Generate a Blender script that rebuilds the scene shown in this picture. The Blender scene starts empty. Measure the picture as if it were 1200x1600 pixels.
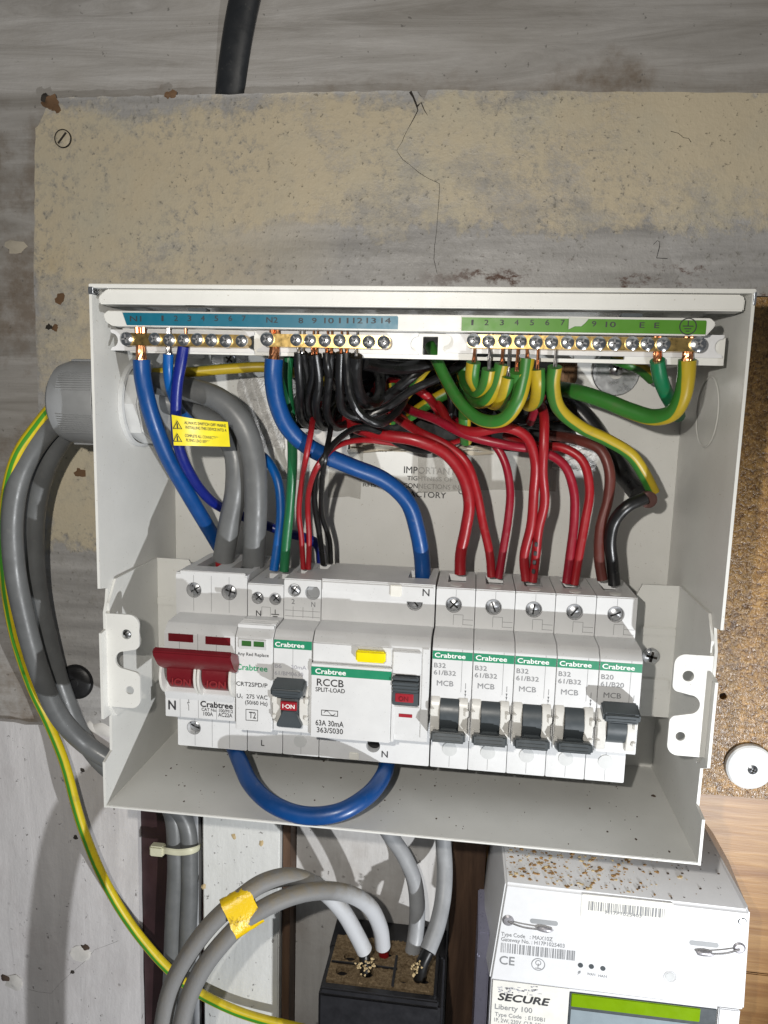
import bpy, bmesh, math, random
from mathutils import Vector, Matrix
from mathutils.geometry import tessellate_polygon
random.seed(7)
PI = math.pi
S = bpy.context.scene
COL = S.collection
K = 0.001                                   # everything below is written in millimetres

# ------------------------------------------------------------------ camera, world, lamps, exposure
CAM = Vector((140.883, -389.86, 184.905)); FPX = 1148.8
def rodr(w):
    w = Vector(w); return Matrix.Rotation(w.length, 3, w.normalized())
W2C = rodr((0.14166, 0.12184, 0.03618)) @ Matrix(((1, 0, 0), (0, 0, -1), (0, 1, 0)))
cd = bpy.data.cameras.new('camera'); co = bpy.data.objects.new('camera', cd); COL.objects.link(co)
r0, r1, r2 = W2C[0], W2C[1], W2C[2]
m = Matrix((r0, -r1, -r2)).transposed().to_4x4(); m.translation = CAM * K
co.matrix_world = m
cd.sensor_fit = 'HORIZONTAL'; cd.sensor_width = 36; cd.lens = 36 * FPX / 1200
cd.clip_start = .01; cd.clip_end = 20
S.camera = co
W = bpy.data.worlds.new('World'); S.world = W; W.use_nodes = True
W.node_tree.nodes['Background'].inputs[0].default_value = (.9, .95, 1, 1)
W.node_tree.nodes['Background'].inputs[1].default_value = .10
def lamp(name, kind, loc, energy, color, size, target=None, angle=None, blend=.5):
    l = bpy.data.lights.new(name, kind); l.energy = energy; l.color = color; l.shadow_soft_size = size * K
    o = bpy.data.objects.new(name, l); COL.objects.link(o); o.location = Vector(loc) * K
    if target:
        o.rotation_euler = (Vector(target) - Vector(loc)).to_track_quat('-Z', 'Y').to_euler()
    if angle: l.spot_size = math.radians(angle); l.spot_blend = blend
    return o
lamp('phone_flash', 'SPOT', (93, -402, 212), 3.9, (1, .95, .87), 4, (118, 0, 120), 150, .6)
lamp('hand_torch', 'SPOT', (425, -440, -205), 12.8, (.96, .98, 1), 5, (90, 0, -30), 62, .5)
S.view_settings.view_transform = 'Standard'; S.view_settings.look = 'None'
S.view_settings.exposure = 0; S.view_settings.gamma = 1
S.render.engine = 'CYCLES'

# ------------------------------------------------------------------ helpers
def U(px, py, d, ax=1):
    """photo pixel + a known plane (y=d by default) -> point in mm"""
    v = W2C.transposed() @ Vector(((px - 600) / FPX, (py - 800) / FPX, 1))
    return CAM + v * ((d - CAM[ax]) / v[ax])
def X(px, py, d): return U(px, py, d)[0]
def Z(px, py, d): return U(px, py, d)[2]

class MB:
    """collects shapes (mm) and builds ONE mesh object"""
    def __init__(s): s.bm = bmesh.new(); s.uv = s.bm.loops.layers.uv.new('UV')
    def box(s, x0, x1, y0, y1, z0, z1, bev=.4, seg=2):
        t = bmesh.new(); bmesh.ops.create_cube(t, size=1)
        for v in t.verts:
            v.co = Vector((x0 if v.co.x < 0 else x1, y0 if v.co.y < 0 else y1, z0 if v.co.z < 0 else z1))
        if bev: bmesh.ops.bevel(t, geom=list(t.edges), offset=min(bev, .45 * min(abs(x1 - x0), abs(y1 - y0), abs(z1 - z0))), segments=seg, affect='EDGES')
        return s.add(t)
    def add(s, t, mat=None):
        if mat: bmesh.ops.transform(t, matrix=mat, verts=t.verts)
        me = bpy.data.meshes.new('tmp'); t.to_mesh(me); t.free(); s.bm.from_mesh(me); bpy.data.meshes.remove(me); return s
    def prism(s, pts, a0, a1, axis='x', bev=0):
        """convex or simple polygon in the other two axes, extruded along axis"""
        t = bmesh.new(); n = len(pts)
        def P(p, a): return {'x': (a, p[0], p[1]), 'y': (p[0], a, p[1]), 'z': (p[0], p[1], a)}[axis]
        A = [t.verts.new(P(p, a0)) for p in pts]; B = [t.verts.new(P(p, a1)) for p in pts]
        t.faces.new(A); t.faces.new(B[::-1])
        for i in range(n): t.faces.new((A[i], B[i], B[(i + 1) % n], A[(i + 1) % n]))
        bmesh.ops.recalc_face_normals(t, faces=t.faces)
        if bev: bmesh.ops.bevel(t, geom=list(t.edges), offset=bev, segments=2, affect='EDGES')
        return s.add(t)
    def plate(s, outer, holes, a0, a1, axis='y'):
        """flat plate with real holes; polygons in the two other axes"""
        t = bmesh.new(); loops = [outer] + holes
        def P(p, a): return {'x': (a, p[0], p[1]), 'y': (p[0], a, p[1]), 'z': (p[0], p[1], a)}[axis]
        flat = [p for l in loops for p in l]
        A = [t.verts.new(P(p, a0)) for p in flat]; B = [t.verts.new(P(p, a1)) for p in flat]
        for tri in tessellate_polygon([[Vector((p[0], p[1], 0)) for p in l] for l in loops]):
            try: t.faces.new([A[i] for i in tri]); t.faces.new([B[i] for i in tri][::-1])
            except ValueError: pass
        k = 0
        for l in loops:
            n = len(l)
            for i in range(n):
                a, b = k + i, k + (i + 1) % n; t.faces.new((A[a], B[a], B[b], A[b]))
            k += n
        bmesh.ops.recalc_face_normals(t, faces=t.faces)
        return s.add(t)
    def cyl(s, c, r, h, axis='y', seg=24, bev=0, r2=None):
        """cylinder centred on c, length h along axis"""
        t = bmesh.new(); bmesh.ops.create_cone(t, cap_ends=True, segments=seg, radius1=r, radius2=r if r2 is None else r2, depth=h)
        if bev: bmesh.ops.bevel(t, geom=[e for e in t.edges if len([f for f in e.link_faces if len(f.verts) > 4]) == 1], offset=bev, segments=2, affect='EDGES')
        rot = {'x': Matrix.Rotation(PI / 2, 4, 'Y'), 'y': Matrix.Rotation(PI / 2, 4, 'X'), 'z': Matrix.Identity(4)}[axis]
        return s.add(t, Matrix.Translation(Vector(c)) @ rot)
    def lathe(s, prof, c, axis='y', seg=32):
        """profile of (radius, along) turned about axis"""
        t = bmesh.new(); rings = []
        for r, a in prof:
            ring = []
            for i in range(seg):
                th = 2 * PI * i / seg; u, v = r * math.cos(th), r * math.sin(th)
                ring.append(t.verts.new({'x': (a, u, v), 'y': (u, a, v), 'z': (u, v, a)}[axis]))
            rings.append(ring)
        for A, B in zip(rings, rings[1:]):
            for i in range(seg): t.faces.new((A[i], A[(i + 1) % seg], B[(i + 1) % seg], B[i]))
        bmesh.ops.remove_doubles(t, verts=t.verts, dist=1e-5)
        bmesh.ops.recalc_face_normals(t, faces=t.faces)
        return s.add(t, Matrix.Translation(Vector(c)))
    def tube(s, pts, r, n=14, sub=8, twist=0., rfun=None, phase=0., flat=1.):
        path = catmull(pts, sub); t = s.bm; uv = s.uv
        tan = [(path[min(i + 1, len(path) - 1)] - path[max(i - 1, 0)]).normalized() for i in range(len(path))]
        ref = Vector((0, -1, 0)) if abs(tan[0].y) < .9 else Vector((1, 0, 0))
        nrm = (ref - tan[0] * ref.dot(tan[0])).normalized()
        rings = []; L = 0; Ls = []
        for i, p in enumerate(path):
            if i:
                nrm = (nrm - tan[i] * nrm.dot(tan[i])).normalized(); L += (p - path[i - 1]).length
            Ls.append(L); bi = tan[i].cross(nrm); rr = r * (rfun(i / (len(path) - 1)) if rfun else 1)
            rings.append([t.verts.new(p + (nrm * math.cos(a) * flat + bi * math.sin(a)) * rr) for a in [2 * PI * k / n for k in range(n)]])
        for i in range(len(rings) - 1):
            for k in range(n):
                f = t.faces.new((rings[i][k], rings[i][(k + 1) % n], rings[i + 1][(k + 1) % n], rings[i + 1][k])); f.smooth = True
                for lp, (ii, kk) in zip(f.loops, ((i, k), (i, k + 1), (i + 1, k + 1), (i + 1, k))):
                    lp[uv].uv = (Ls[ii] / 10, kk / n + phase + twist * Ls[ii] / 100)
        t.faces.new(rings[0][::-1]); t.faces.new(rings[-1])
        return s
    def build(s, name, mat, parent=None, smooth=30, origin=None):
        for v in s.bm.verts: v.co *= K
        me = bpy.data.meshes.new(name); s.bm.to_mesh(me); s.bm.free()
        return link(name, me, mat, parent, smooth, origin)

def catmull(pts, sub):
    P = [Vector(p) for p in pts]
    if len(P) == 2: return [P[0].lerp(P[1], i / 3) for i in range(4)]
    P = [P[0] * 2 - P[1]] + P + [P[-1] * 2 - P[-2]]; out = []
    for i in range(1, len(P) - 2):
        a, b, c, d = P[i - 1:i + 3]
        ta = max((b - a).length, .01) ** .5; tb = max((c - b).length, .01) ** .5; tc = max((d - c).length, .01) ** .5
        m1 = ((b - a) / ta - (c - a) / (ta + tb) + (c - b) / tb) * tb
        m2 = ((c - b) / tb - (d - b) / (tb + tc) + (d - c) / tc) * tb
        for k in range(sub):
            t = k / sub; t2, t3 = t * t, t * t * t
            out.append(b * (2 * t3 - 3 * t2 + 1) + m1 * (t3 - 2 * t2 + t) + c * (-2 * t3 + 3 * t2) + m2 * (t3 - t2))
    out.append(P[-2]); return out

def link(name, me, mat, parent=None, smooth=30, origin=None):
    """vertices are in world metres; the object's origin moves to its parent's place, or to its own base"""
    if mat:
        me.materials.clear(); me.materials.append(M[mat])
    if parent is not None: org = parent['_o']
    elif origin is not None: org = origin
    else:
        vs = me.vertices; n = len(vs)
        org = (sum(v.co.x for v in vs) / n, max(v.co.y for v in vs), min(v.co.z for v in vs))
    org = Vector(org); me.transform(Matrix.Translation(-org))
    if smooth:
        for p in me.polygons: p.use_smooth = True
        try: me.set_sharp_from_angle(angle=math.radians(smooth))
        except Exception: pass
    o = bpy.data.objects.new(name, me); COL.objects.link(o)
    if parent is not None: o.parent = parent; o['_o'] = tuple(org)
    else: o.location = org; o['_o'] = tuple(org)
    return o
def tag(o, label, cat, group=None, kind=None):
    if label: o['label'] = label
    if cat: o['category'] = cat
    if group: o['group'] = group
    if kind: o['kind'] = kind
    return o
def thing(name, label, cat, loc, group=None):
    o = bpy.data.objects.new(name, None); COL.objects.link(o); o.empty_display_size = .01
    o.location = Vector(loc) * K; o['_o'] = tuple(Vector(loc) * K)
    return tag(o, label, cat, group)
def B(name, mat, parent, *a, **k): return MB().box(*a, **k).build(name, mat, parent)

def circ(cx, cz, r, n=20, a0=0, a1=2 * PI, end=False):
    return [(cx + r * math.cos(a0 + (a1 - a0) * i / n), cz + r * math.sin(a0 + (a1 - a0) * i / n)) for i in range(n + (1 if end else 0))]
def rrect(x0, x1, z0, z1, r, n=5):
    o = []
    for cx, cz, a in ((x1 - r, z1 - r, 0), (x0 + r, z1 - r, PI / 2), (x0 + r, z0 + r, PI), (x1 - r, z0 + r, 3 * PI / 2)):
        o += circ(cx, cz, r, n, a, a + PI / 2, True)
    return o

# ---- flat print: text turned into mesh, fitted to a box in mm on the plane y
def text_mesh(body, bold):
    c = bpy.data.curves.new('t', 'FONT'); c.body = body; c.size = 1; c.resolution_u = 3
    o = bpy.data.objects.new('t', c); COL.objects.link(o)
    dg = bpy.context.evaluated_depsgraph_get(); me = bpy.data.meshes.new_from_object(o.evaluated_get(dg))
    bpy.data.objects.remove(o); bpy.data.curves.remove(c)
    bold = max(bold, .012)                          # heavier strokes: the outline repeated a hair to each side
    bm = bmesh.new()
    for k, (dx, dy) in enumerate(((0, 0), (bold, 0), (-bold, 0), (0, bold), (0, -bold))):
        n0 = len(bm.verts); bm.from_mesh(me); bm.verts.ensure_lookup_table()
        for v in bm.verts[n0:]: v.co.x += dx; v.co.y += dy; v.co.z = k * .004
    bm.to_mesh(me); bm.free(); return me
def text(body, parent, x, z, w, h, y, mat='ink', bold=.0, name='lettering', shear=0., tilt=0., mirror=False):
    me = text_mesh(body, bold); vs = me.vertices
    xs = [v.co.x for v in vs]; x0, x1 = min(xs), max(xs)
    hs = h / .70                                    # cap height of the built-in font
    for v in vs:
        u = (v.co.x - x0) / (x1 - x0) * w; q = v.co.y * hs
        u += q * shear
        v.co = (x + u * math.cos(tilt) - q * math.sin(tilt), y - v.co.z, z + q * math.cos(tilt) + u * math.sin(tilt))
        v.co *= K
    me.update()
    o = link(name, me, mat, parent, 0)
    return o
def textp(body, parent, px0, py0, px1, hpx, y, mat='ink', bold=0., **k):
    """left end of the baseline, right end and cap height read off the photo; y is the face it is printed on"""
    a = U(px0, py0, y); b = U(px1, py0, y); c = U(px0, py0 - hpx, y)
    return text(body, parent, a.x, a.z, abs(b.x - a.x), abs(c.z - a.z), y, mat, bold, **k)

# ------------------------------------------------------------------ materials
M = {}
class NT:
    def __init__(s, name):
        m = bpy.data.materials.new(name); m.use_nodes = True; s.m = m; s.t = m.node_tree; s.n = s.t.nodes
        s.b = s.n['Principled BSDF']; M[name] = m; s.tc = None
    def coord(s, kind='Object'):
        if not s.tc: s.tc = s.n.new('ShaderNodeTexCoord')
        return s.tc.outputs[kind]
    def L(s, a, b):
        if isinstance(a, bpy.types.NodeSocket): s.t.links.new(a, b)
        else:
            if hasattr(b.default_value, '__len__') and not hasattr(a, '__len__'): a = (a,) * len(b.default_value)
            if hasattr(a, '__len__') and len(a) == 3 and len(b.default_value) == 4: a = (*a, 1)
            b.default_value = a
    def noise(s, scale, detail=4, rough=.6, vec=None, dist=0, kind='Fac'):
        n = s.n.new('ShaderNodeTexNoise'); n.inputs['Scale'].default_value = scale; n.inputs['Detail'].default_value = detail
        n.inputs['Roughness'].default_value = rough; n.inputs['Distortion'].default_value = dist
        s.t.links.new(vec or s.coord(), n.inputs['Vector']); return n.outputs[kind]
    def voro(s, scale, vec=None, feature='F1', out='Distance', rnd=1):
        n = s.n.new('ShaderNodeTexVoronoi'); n.feature = feature; n.inputs['Scale'].default_value = scale; n.inputs['Randomness'].default_value = rnd
        s.t.links.new(vec or s.coord(), n.inputs['Vector']); return n.outputs[out]
    def map(s, scale=(1, 1, 1), rot=(0, 0, 0), vec=None):
        n = s.n.new('ShaderNodeMapping'); n.inputs['Scale'].default_value = scale; n.inputs['Rotation'].default_value = rot
        s.t.links.new(vec or s.coord(), n.inputs['Vector']); return n.outputs[0]
    def math(s, op, a, b=0., c=None, clamp=False):
        n = s.n.new('ShaderNodeMath'); n.operation = op; n.use_clamp = clamp
        s.L(a, n.inputs[0]); s.L(b, n.inputs[1])
        if c is not None: s.L(c, n.inputs[2])
        return n.outputs[0]
    def ramp(s, f, lo, hi, a=0., b=1.):
        n = s.n.new('ShaderNodeMapRange'); s.L(f, n.inputs[0]); n.inputs[1].default_value = lo; n.inputs[2].default_value = hi
        n.inputs[3].default_value = a; n.inputs[4].default_value = b; return n.outputs[0]
    def mix(s, f, a, b, mode='MIX'):
        n = s.n.new('ShaderNodeMix'); n.data_type = 'RGBA'; n.blend_type = mode
        s.L(f, n.inputs[0]); s.L(a, n.inputs[6]); s.L(b, n.inputs[7]); return n.outputs[2]
    def xyz(s, vec=None):
        n = s.n.new('ShaderNodeSeparateXYZ'); s.t.links.new(vec or s.coord(), n.inputs[0]); return n.outputs
    def bump(s, h, strength=.3, dist=.0003):
        n = s.n.new('ShaderNodeBump'); n.inputs['Strength'].default_value = strength; n.inputs['Distance'].default_value = dist
        s.L(h, n.inputs['Height']); s.t.links.new(n.outputs[0], s.b.inputs['Normal']); return s
    def out(s, color, rough=.5, metal=0., spec=.5):
        s.L(color, s.b.inputs['Base Color']); s.L(rough, s.b.inputs['Roughness']); s.L(metal, s.b.inputs['Metallic'])
        s.b.inputs['Specular IOR Level'].default_value = spec; return s
def plain(name, col, rough=.5, metal=0., var=.12, scale=120, bump=.0, bscale=900, spec=.5):
    n = NT(name); dark = tuple(c * (1 - var) for c in col)
    c = n.mix(n.ramp(n.noise(scale, 5), .3, .7), dark, col)
    r = n.ramp(n.noise(scale * 2, 3), .3, .7, rough * .85, min(1, rough * 1.15))
    n.out(c, r, metal, spec)
    if bump: n.bump(n.noise(bscale, 2), bump, .0002)
    return n
# painted sheet steel, with a fine orange-peel and grey dust
n = NT('enclosure_paint')
c = n.mix(n.ramp(n.noise(35, 6), .35, .75), (.60, .60, .575), (.66, .66, .635))
sp = n.ramp(n.noise(900, 1), .73, .76); c = n.mix(n.math('MULTIPLY', sp, .5), c, (.30, .26, .20))
n.out(c, n.ramp(n.noise(60, 4), .3, .7, .34, .5), 0, .5).bump(n.noise(1400, 2), .16, .0002)
n = NT('device_plastic')
c = n.mix(n.ramp(n.noise(60, 6), .35, .75), (.56, .565, .57), (.63, .635, .64))
sp = n.ramp(n.noise(1500, 1), .72, .75); c = n.mix(n.math('MULTIPLY', sp, .45), c, (.16, .14, .12))
n.out(c, n.ramp(n.noise(80, 3), .3, .7, .32, .48), 0, .45).bump(n.noise(2500, 2), .06, .0001)
plain('holder_plastic', (.60, .605, .62), .42)
plain('line_grey', (.20, .20, .205), .6)
plain('cheek_plastic', (.62, .61, .58), .3)
plain('dark_grey', (.055, .065, .072), .38, bump=.05)
plain('red_plastic', (.135, .006, .011), .36, bump=.04)
plain('red_emboss', (.22, .02, .024), .4)
plain('red_mark', (.30, .012, .022), .4)
plain('yellow_button', (.80, .66, .0), .35)
plain('green_band', (.012, .22, .11), .42)
plain('green_ink', (.02, .30, .14), .5)
plain('ink', (.025, .025, .028), .6)
plain('grey_ink', (.21, .215, .225), .6)
plain('pale_ink', (.34, .34, .38), .6)
plain('white_ink', (.80, .82, .80), .5)
plain('window_green', (.035, .12, .03), .2)
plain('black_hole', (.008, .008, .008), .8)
plain('brass', (.62, .43, .16), .3, 1., .25, 300)
plain('chrome', (.80, .81, .83), .2, 1., .3, 500)
plain('screw_steel', (.74, .75, .77), .36, 1., .2, 500, .2, 1200)
plain('zinc', (.62, .64, .67), .3, 1., .25, 150, .2, 500)
plain('copper', (.72, .32, .16), .3, 1., .4, 800)
plain('tin_wire', (.55, .53, .52), .3, 1., .3, 800)
plain('blue_label', (.0, .115, .18), .42)
plain('green_label', (.06, .205, .008), .42)
plain('label_tear', (.45, .47, .42), .6)
plain('white_sticker', (.72, .71, .66), .45)
plain('yellow_label', (.78, .66, .02), .38)
plain('plaster', (.52, .47, .38), .9, bump=.8, bscale=500)
plain('white_plaster', (.62, .60, .57), .9, bump=.8, bscale=400)
plain('rough_brown', (.16, .09, .045), .9, bump=.8, bscale=400)
plain('rubber_black', (.012, .012, .013), .5)
plain('nylon_tie', (.62, .61, .45), .4)
plain('gland_grey', (.30, .31, .32), .45)
plain('gland_nut', (.52, .53, .53), .4)
plain('crack', (.03, .025, .02), .9)
plain('pencil', (.07, .07, .07), .9)
plain('white_disc', (.74, .74, .73), .5, bump=.1)
plain('lcd', (.17, .30, .0), .22)
plain('lcd_grey', (.25, .30, .33), .25)
plain('meter_violet', (.30, .30, .40), .3)
plain('black_block', (.016, .016, .019), .38, var=.4, bump=.25, bscale=400)
plain('brown_cap', (.07, .024, .018), .45)
plain('meter_white', (.66, .665, .68), .38, var=.05, bump=.05)
plain('seal_grey', (.35, .34, .36), .4, .6, bump=.4, bscale=800)
n = NT('fogged_tape'); n.out(n.mix(n.noise(90, 4), (.52, .51, .47), (.60, .59, .55)), n.ramp(n.noise(150, 3), .3, .7, .12, .4), 0, .6)
n.bump(n.noise(220, 3, vec=n.map((1, 1, .3))), .5, .0006)
n.b.inputs['Alpha'].default_value = .32
# crumpled silver-white wrapping
n = NT('crumpled_film'); n.out((.55, .54, .52), .25, 0, .6).bump(n.noise(90, 5, .7, dist=1.5), 1., .004)
# insulation
def pvc(name, col, rough=.36, var=.2, dust=.14):
    amount = dust
    n = NT(name); uv = n.coord('UV')
    d = n.ramp(n.noise(70, 5), .35, .75)
    c = n.mix(d, tuple(x * (1 - var) for x in col), col)
    dust = n.ramp(n.noise(260, 4), .62, .8); c = n.mix(n.math('MULTIPLY', dust, amount), c, (.35, .32, .28))
    n.out(c, n.ramp(n.noise(180, 3), .3, .7, rough * .8, rough * 1.3), 0, .5).bump(n.noise(500, 3), .08, .0003)
pvc('pvc_blue', (.002, .055, .22)); pvc('pvc_light_blue', (.0, .085, .32)); pvc('pvc_dark_blue', (.003, .012, .18))
pvc('pvc_red', (.29, .007, .012)); pvc('pvc_crimson', (.25, .005, .018)); pvc('pvc_black', (.007, .007, .0075), .32, dust=.04)
pvc('pvc_green', (.01, .13, .045)); pvc('pvc_brown', (.10, .022, .016), .4)
pvc('pvc_grey', (.145, .15, .152), .38, .25); pvc('pvc_grey_light', (.34, .35, .365), .42, .3); pvc('pvc_dark', (.018, .02, .023), .42)
n = NT('pvc_grey_dusty')
nz = n.xyz(n.n.new('ShaderNodeNewGeometry').outputs['Normal'])[2]
f = n.math('MULTIPLY', n.ramp(nz, .0, .9), n.ramp(n.noise(160, 6, .7), .35, .65))
far = n.ramp(n.math('ADD', n.xyz(n.coord('UV'))[0], n.math('MULTIPLY', n.noise(60, 4), 2.)), 5.2, 8.4)      # paler near the fuse carrier, darker further on
base = n.mix(far, (.44, .45, .47), (.165, .165, .165))
n.out(n.mix(f, base, (.20, .165, .11)), .6, 0, .4).bump(n.noise(700, 4), .35, .0005)
def gy(name, g, y, lo=.28, hi=.72):
    n = NT(name); v = n.xyz(n.coord('UV'))[1]
    fr = n.math('FRACT', n.math('ADD', v, n.math('MULTIPLY', n.noise(60, 2), .05)))
    st = n.math('MULTIPLY', n.ramp(fr, lo - .01, lo + .01), n.ramp(fr, hi - .01, hi + .01, 1, 0))
    c = n.mix(st, g, y); c = n.mix(n.math('MULTIPLY', n.ramp(n.noise(200, 4), .5, .8), .35), c, (.10, .09, .04))
    n.out(c, .4, 0, .45).bump(n.noise(500, 3), .1, .0003)
gy('pvc_earth', (.025, .135, .018), (.36, .26, .01), .27, .73); gy('pvc_earth_teal', (.006, .15, .06), (.30, .25, .01), .40, .60)
gy('pvc_earth_bright', (.05, .25, .02), (.60, .46, .01), .055, .945)
# cream-painted board with grey undercoat showing through, chips and dark specks
n = NT('cream_board'); x, y, z = n.xyz()
nb = n.noise(14, 8, .68); nf = n.noise(110, 6, .7); nm = n.noise(45, 6, .7)
cream = n.mix(n.ramp(n.noise(9, 6), .3, .7), (.52, .45, .325), (.61, .53, .385))
cream = n.mix(n.ramp(n.noise(22, 4), .45, .75), cream, (.52, .48, .375))
grey = n.mix(n.ramp(n.noise(60, 6, vec=n.map((.25, 1, 2.2))), .3, .7), (.27, .262, .255), (.46, .45, .44))
edge = n.math('ADD', n.math('MULTIPLY', n.math('SUBTRACT', nb, .5), .06), n.math('MULTIPLY', n.math('SUBTRACT', nf, .5), .03))
zz = n.math('ADD', z, edge)
ZC = 0.3524
def band(lo, hi, soft=.004): return n.math('MULTIPLY', n.ramp(zz, lo - soft, lo + soft), n.ramp(zz, hi - soft, hi + soft, 1, 0))
low = n.math('MULTIPLY', n.ramp(zz, .273, .279, 1, 0), n.ramp(n.math('ADD', x, edge), -.02, .07))         # grey area just above the enclosure
top = n.ramp(zz, .331, .339)
patch = n.math('MULTIPLY', n.ramp(n.noise(7, 9, .78, vec=n.map((1, 1, 1.3))), .53, .62), .75)
bot = n.ramp(zz, .098, .104, 1, 0)
lft = n.ramp(n.math('ADD', x, n.math('MULTIPLY', edge, .5)), -.103, -.098, 1, 0)
g = n.math('MAXIMUM', n.math('MAXIMUM', low, n.math('MULTIPLY', top, n.ramp(nm, .35, .5))), n.math('MAXIMUM', patch, n.math('MAXIMUM', bot, lft)))
c = n.mix(g, cream, grey)
rust = n.math('MULTIPLY', n.ramp(n.noise(55, 6, .75, vec=n.map((.5, 1, 1))), .53, .60), band(.2465, .2555, .002))
rust = n.math('MULTIPLY', rust, n.ramp(x, .10, .14)); c = n.mix(rust, c, (.085, .040, .025))
sp = n.ramp(n.noise(420, 4, .7), .64, .70); c = n.mix(n.math('MULTIPLY', sp, .6), c, (.12, .105, .08))
mot = n.math('MULTIPLY', n.ramp(n.noise(210, 7, .8), .50, .60), n.ramp(nb, .42, .58)); c = n.mix(n.math('MULTIPLY', mot, .7), c, (.30, .29, .27))
yel = n.ramp(n.noise(16, 5, .7), .60, .72); c = n.mix(n.math('MULTIPLY', yel, .35), c, (.50, .39, .22))
pit = n.ramp(n.math('ADD', n.voro(130), n.math('MULTIPLY', n.noise(300, 3), .16)), .10, .17, 1, 0); pit = n.math('MULTIPLY', pit, n.ramp(n.noise(40, 3), .55, .66, 0, .7)); c = n.mix(pit, c, (.13, .10, .065))
h = n.math('ADD', n.math('MULTIPLY', nf, .5), n.math('SUBTRACT', n.math('MULTIPLY', n.math('SUBTRACT', 1., g), .9), n.math('ADD', sp, pit)))
n.out(c, n.ramp(nf, .3, .7, .36, .68), 0, .4).bump(n.math('ADD', h, n.noise(420, 3)), .55, .0007)
# brushed grey-white wall
n = NT('brushed_wall'); x, y, z = n.xyz()
st = n.noise(55, 10, .72, vec=n.map((.16, 1, 1.7), (0, .12, 0)), dist=.8); bl = n.noise(9, 8, .68)
c = n.mix(n.ramp(st, .34, .68), (.27, .255, .238), (.47, .455, .44)); c = n.mix(n.math('MULTIPLY', n.ramp(bl, .4, .7), .5), c, (.285, .26, .225))
br = n.math('MULTIPLY', n.ramp(n.math('ADD', z, n.math('MULTIPLY', n.math('SUBTRACT', bl, .5), .10)), .337, .350, 1, 0), n.ramp(n.noise(28, 6, .7), .42, .62))
c = n.mix(n.math('MULTIPLY', br, .7), c, (.15, .105, .065))
sp = n.ramp(n.noise(260, 3, .6), .69, .73); c = n.mix(n.math('MULTIPLY', sp, .6), c, (.09, .085, .075))
n.out(c, n.ramp(st, .3, .7, .4, .62), 0, .4).bump(n.math('ADD', st, n.math('MULTIPLY', n.noise(300, 3), .3)), .5, .001)
# white rough-painted lower boards
def whitewash(name, a, b, stain):
    n = NT(name); st = n.noise(60, 8, .65, vec=n.map((1.5, 1, .25)), dist=.4); bl = n.noise(16, 6, .65)
    c = n.mix(n.ramp(st, .3, .7), a, b); c = n.mix(n.math('MULTIPLY', n.ramp(bl, .5, .75), .55), c, stain)
    sp = n.ramp(n.noise(240, 4, .6), .66, .71); c = n.mix(n.math('MULTIPLY', sp, .7), c, (.10, .085, .08))
    pit = n.math('MULTIPLY', n.ramp(n.voro(60), .04, .10, 1, 0), n.ramp(n.noise(16, 2), .55, .62)); c = n.mix(pit, c, (.10, .08, .07))
    n.out(c, .55, 0, .4).bump(n.math('SUBTRACT', n.math('ADD', st, n.math('MULTIPLY', n.noise(300, 4), .5)), n.math('ADD', sp, pit)), .5, .001)
whitewash('white_board', (.50, .485, .485), (.64, .62, .62), (.42, .38, .375))
whitewash('trunking_white', (.58, .585, .57), (.66, .665, .65), (.50, .49, .44))
whitewash('white_back', (.42, .41, .40), (.56, .55, .54), (.24, .20, .17))
plain('maroon_paint', (.040, .018, .020), .45, var=.4, scale=60, bump=.2)
# varnished chipboard: flakes of straw to dark brown
n = NT('chipboard'); wv = n.map((1, 1, 1.4))
d1 = n.noise(260, 3, .6, vec=wv, dist=1.2); d2 = n.noise(620, 3, .7, vec=n.map((1.6, 1, .8)), dist=1.)
v = n.voro(330, vec=n.map((1, 1, 1.8)), out='Color')
f = n.math('ADD', n.math('MULTIPLY', d1, .55), n.math('MULTIPLY', d2, .45))
c = n.mix(n.ramp(f, .36, .64), (.075, .030, .008), (.40, .225, .065)); c = n.mix(.25, c, n.math('MULTIPLY', v, 1.), 'OVERLAY')
c = n.mix(n.ramp(n.noise(900, 2), .62, .72), c, (.48, .32, .14))
n.out(c, n.ramp(d2, .3, .7, .16, .42), 0, .6).bump(f, .8, .0010)
# pine
n = NT('pine'); wv = n.map((.06, 1, 1), (0, .05, 0)); st = n.noise(420, 5, .6, vec=wv, dist=.6); wd = n.noise(110, 3, .5, vec=wv, dist=.4)
c = n.mix(n.ramp(st, .35, .7), (.27, .135, .043), (.38, .215, .08)); c = n.mix(n.ramp(wd, .5, .68), c, (.20, .085, .022))
n.out(c, .42, 0, .45).bump(st, .25, .0004)
n = NT('dark_wood'); st = n.noise(120, 5, .6, vec=n.map((1, 1, .12)), dist=.5)
n.out(n.mix(n.ramp(st, .35, .7), (.055, .03, .018), (.13, .075, .045)), .6, 0, .4).bump(st, .5, .0008)  # brown of the batten; on the plank this dark tone stands for shade
n = NT('block_dust'); d = n.noise(500, 5, .75)
n.out(n.mix(n.ramp(d, .35, .7), (.14, .095, .055), (.40, .30, .18)), .95, 0, .1).bump(n.noise(900, 5, .8), 1., .0012)
n = NT('yellow_tape'); d = n.noise(120, 6, .75)
n.out(n.mix(n.ramp(d, .56, .66), (.72, .48, .0), (.13, .07, .01)), .35, 0, .5).bump(n.noise(220, 4), .7, .0008)
for nm, col in (('crumb', (.30, .17, .06)), ('crumb_pale', (.52, .40, .22)), ('crumb_dark', (.07, .045, .03))): plain(nm, col, .9)

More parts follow.
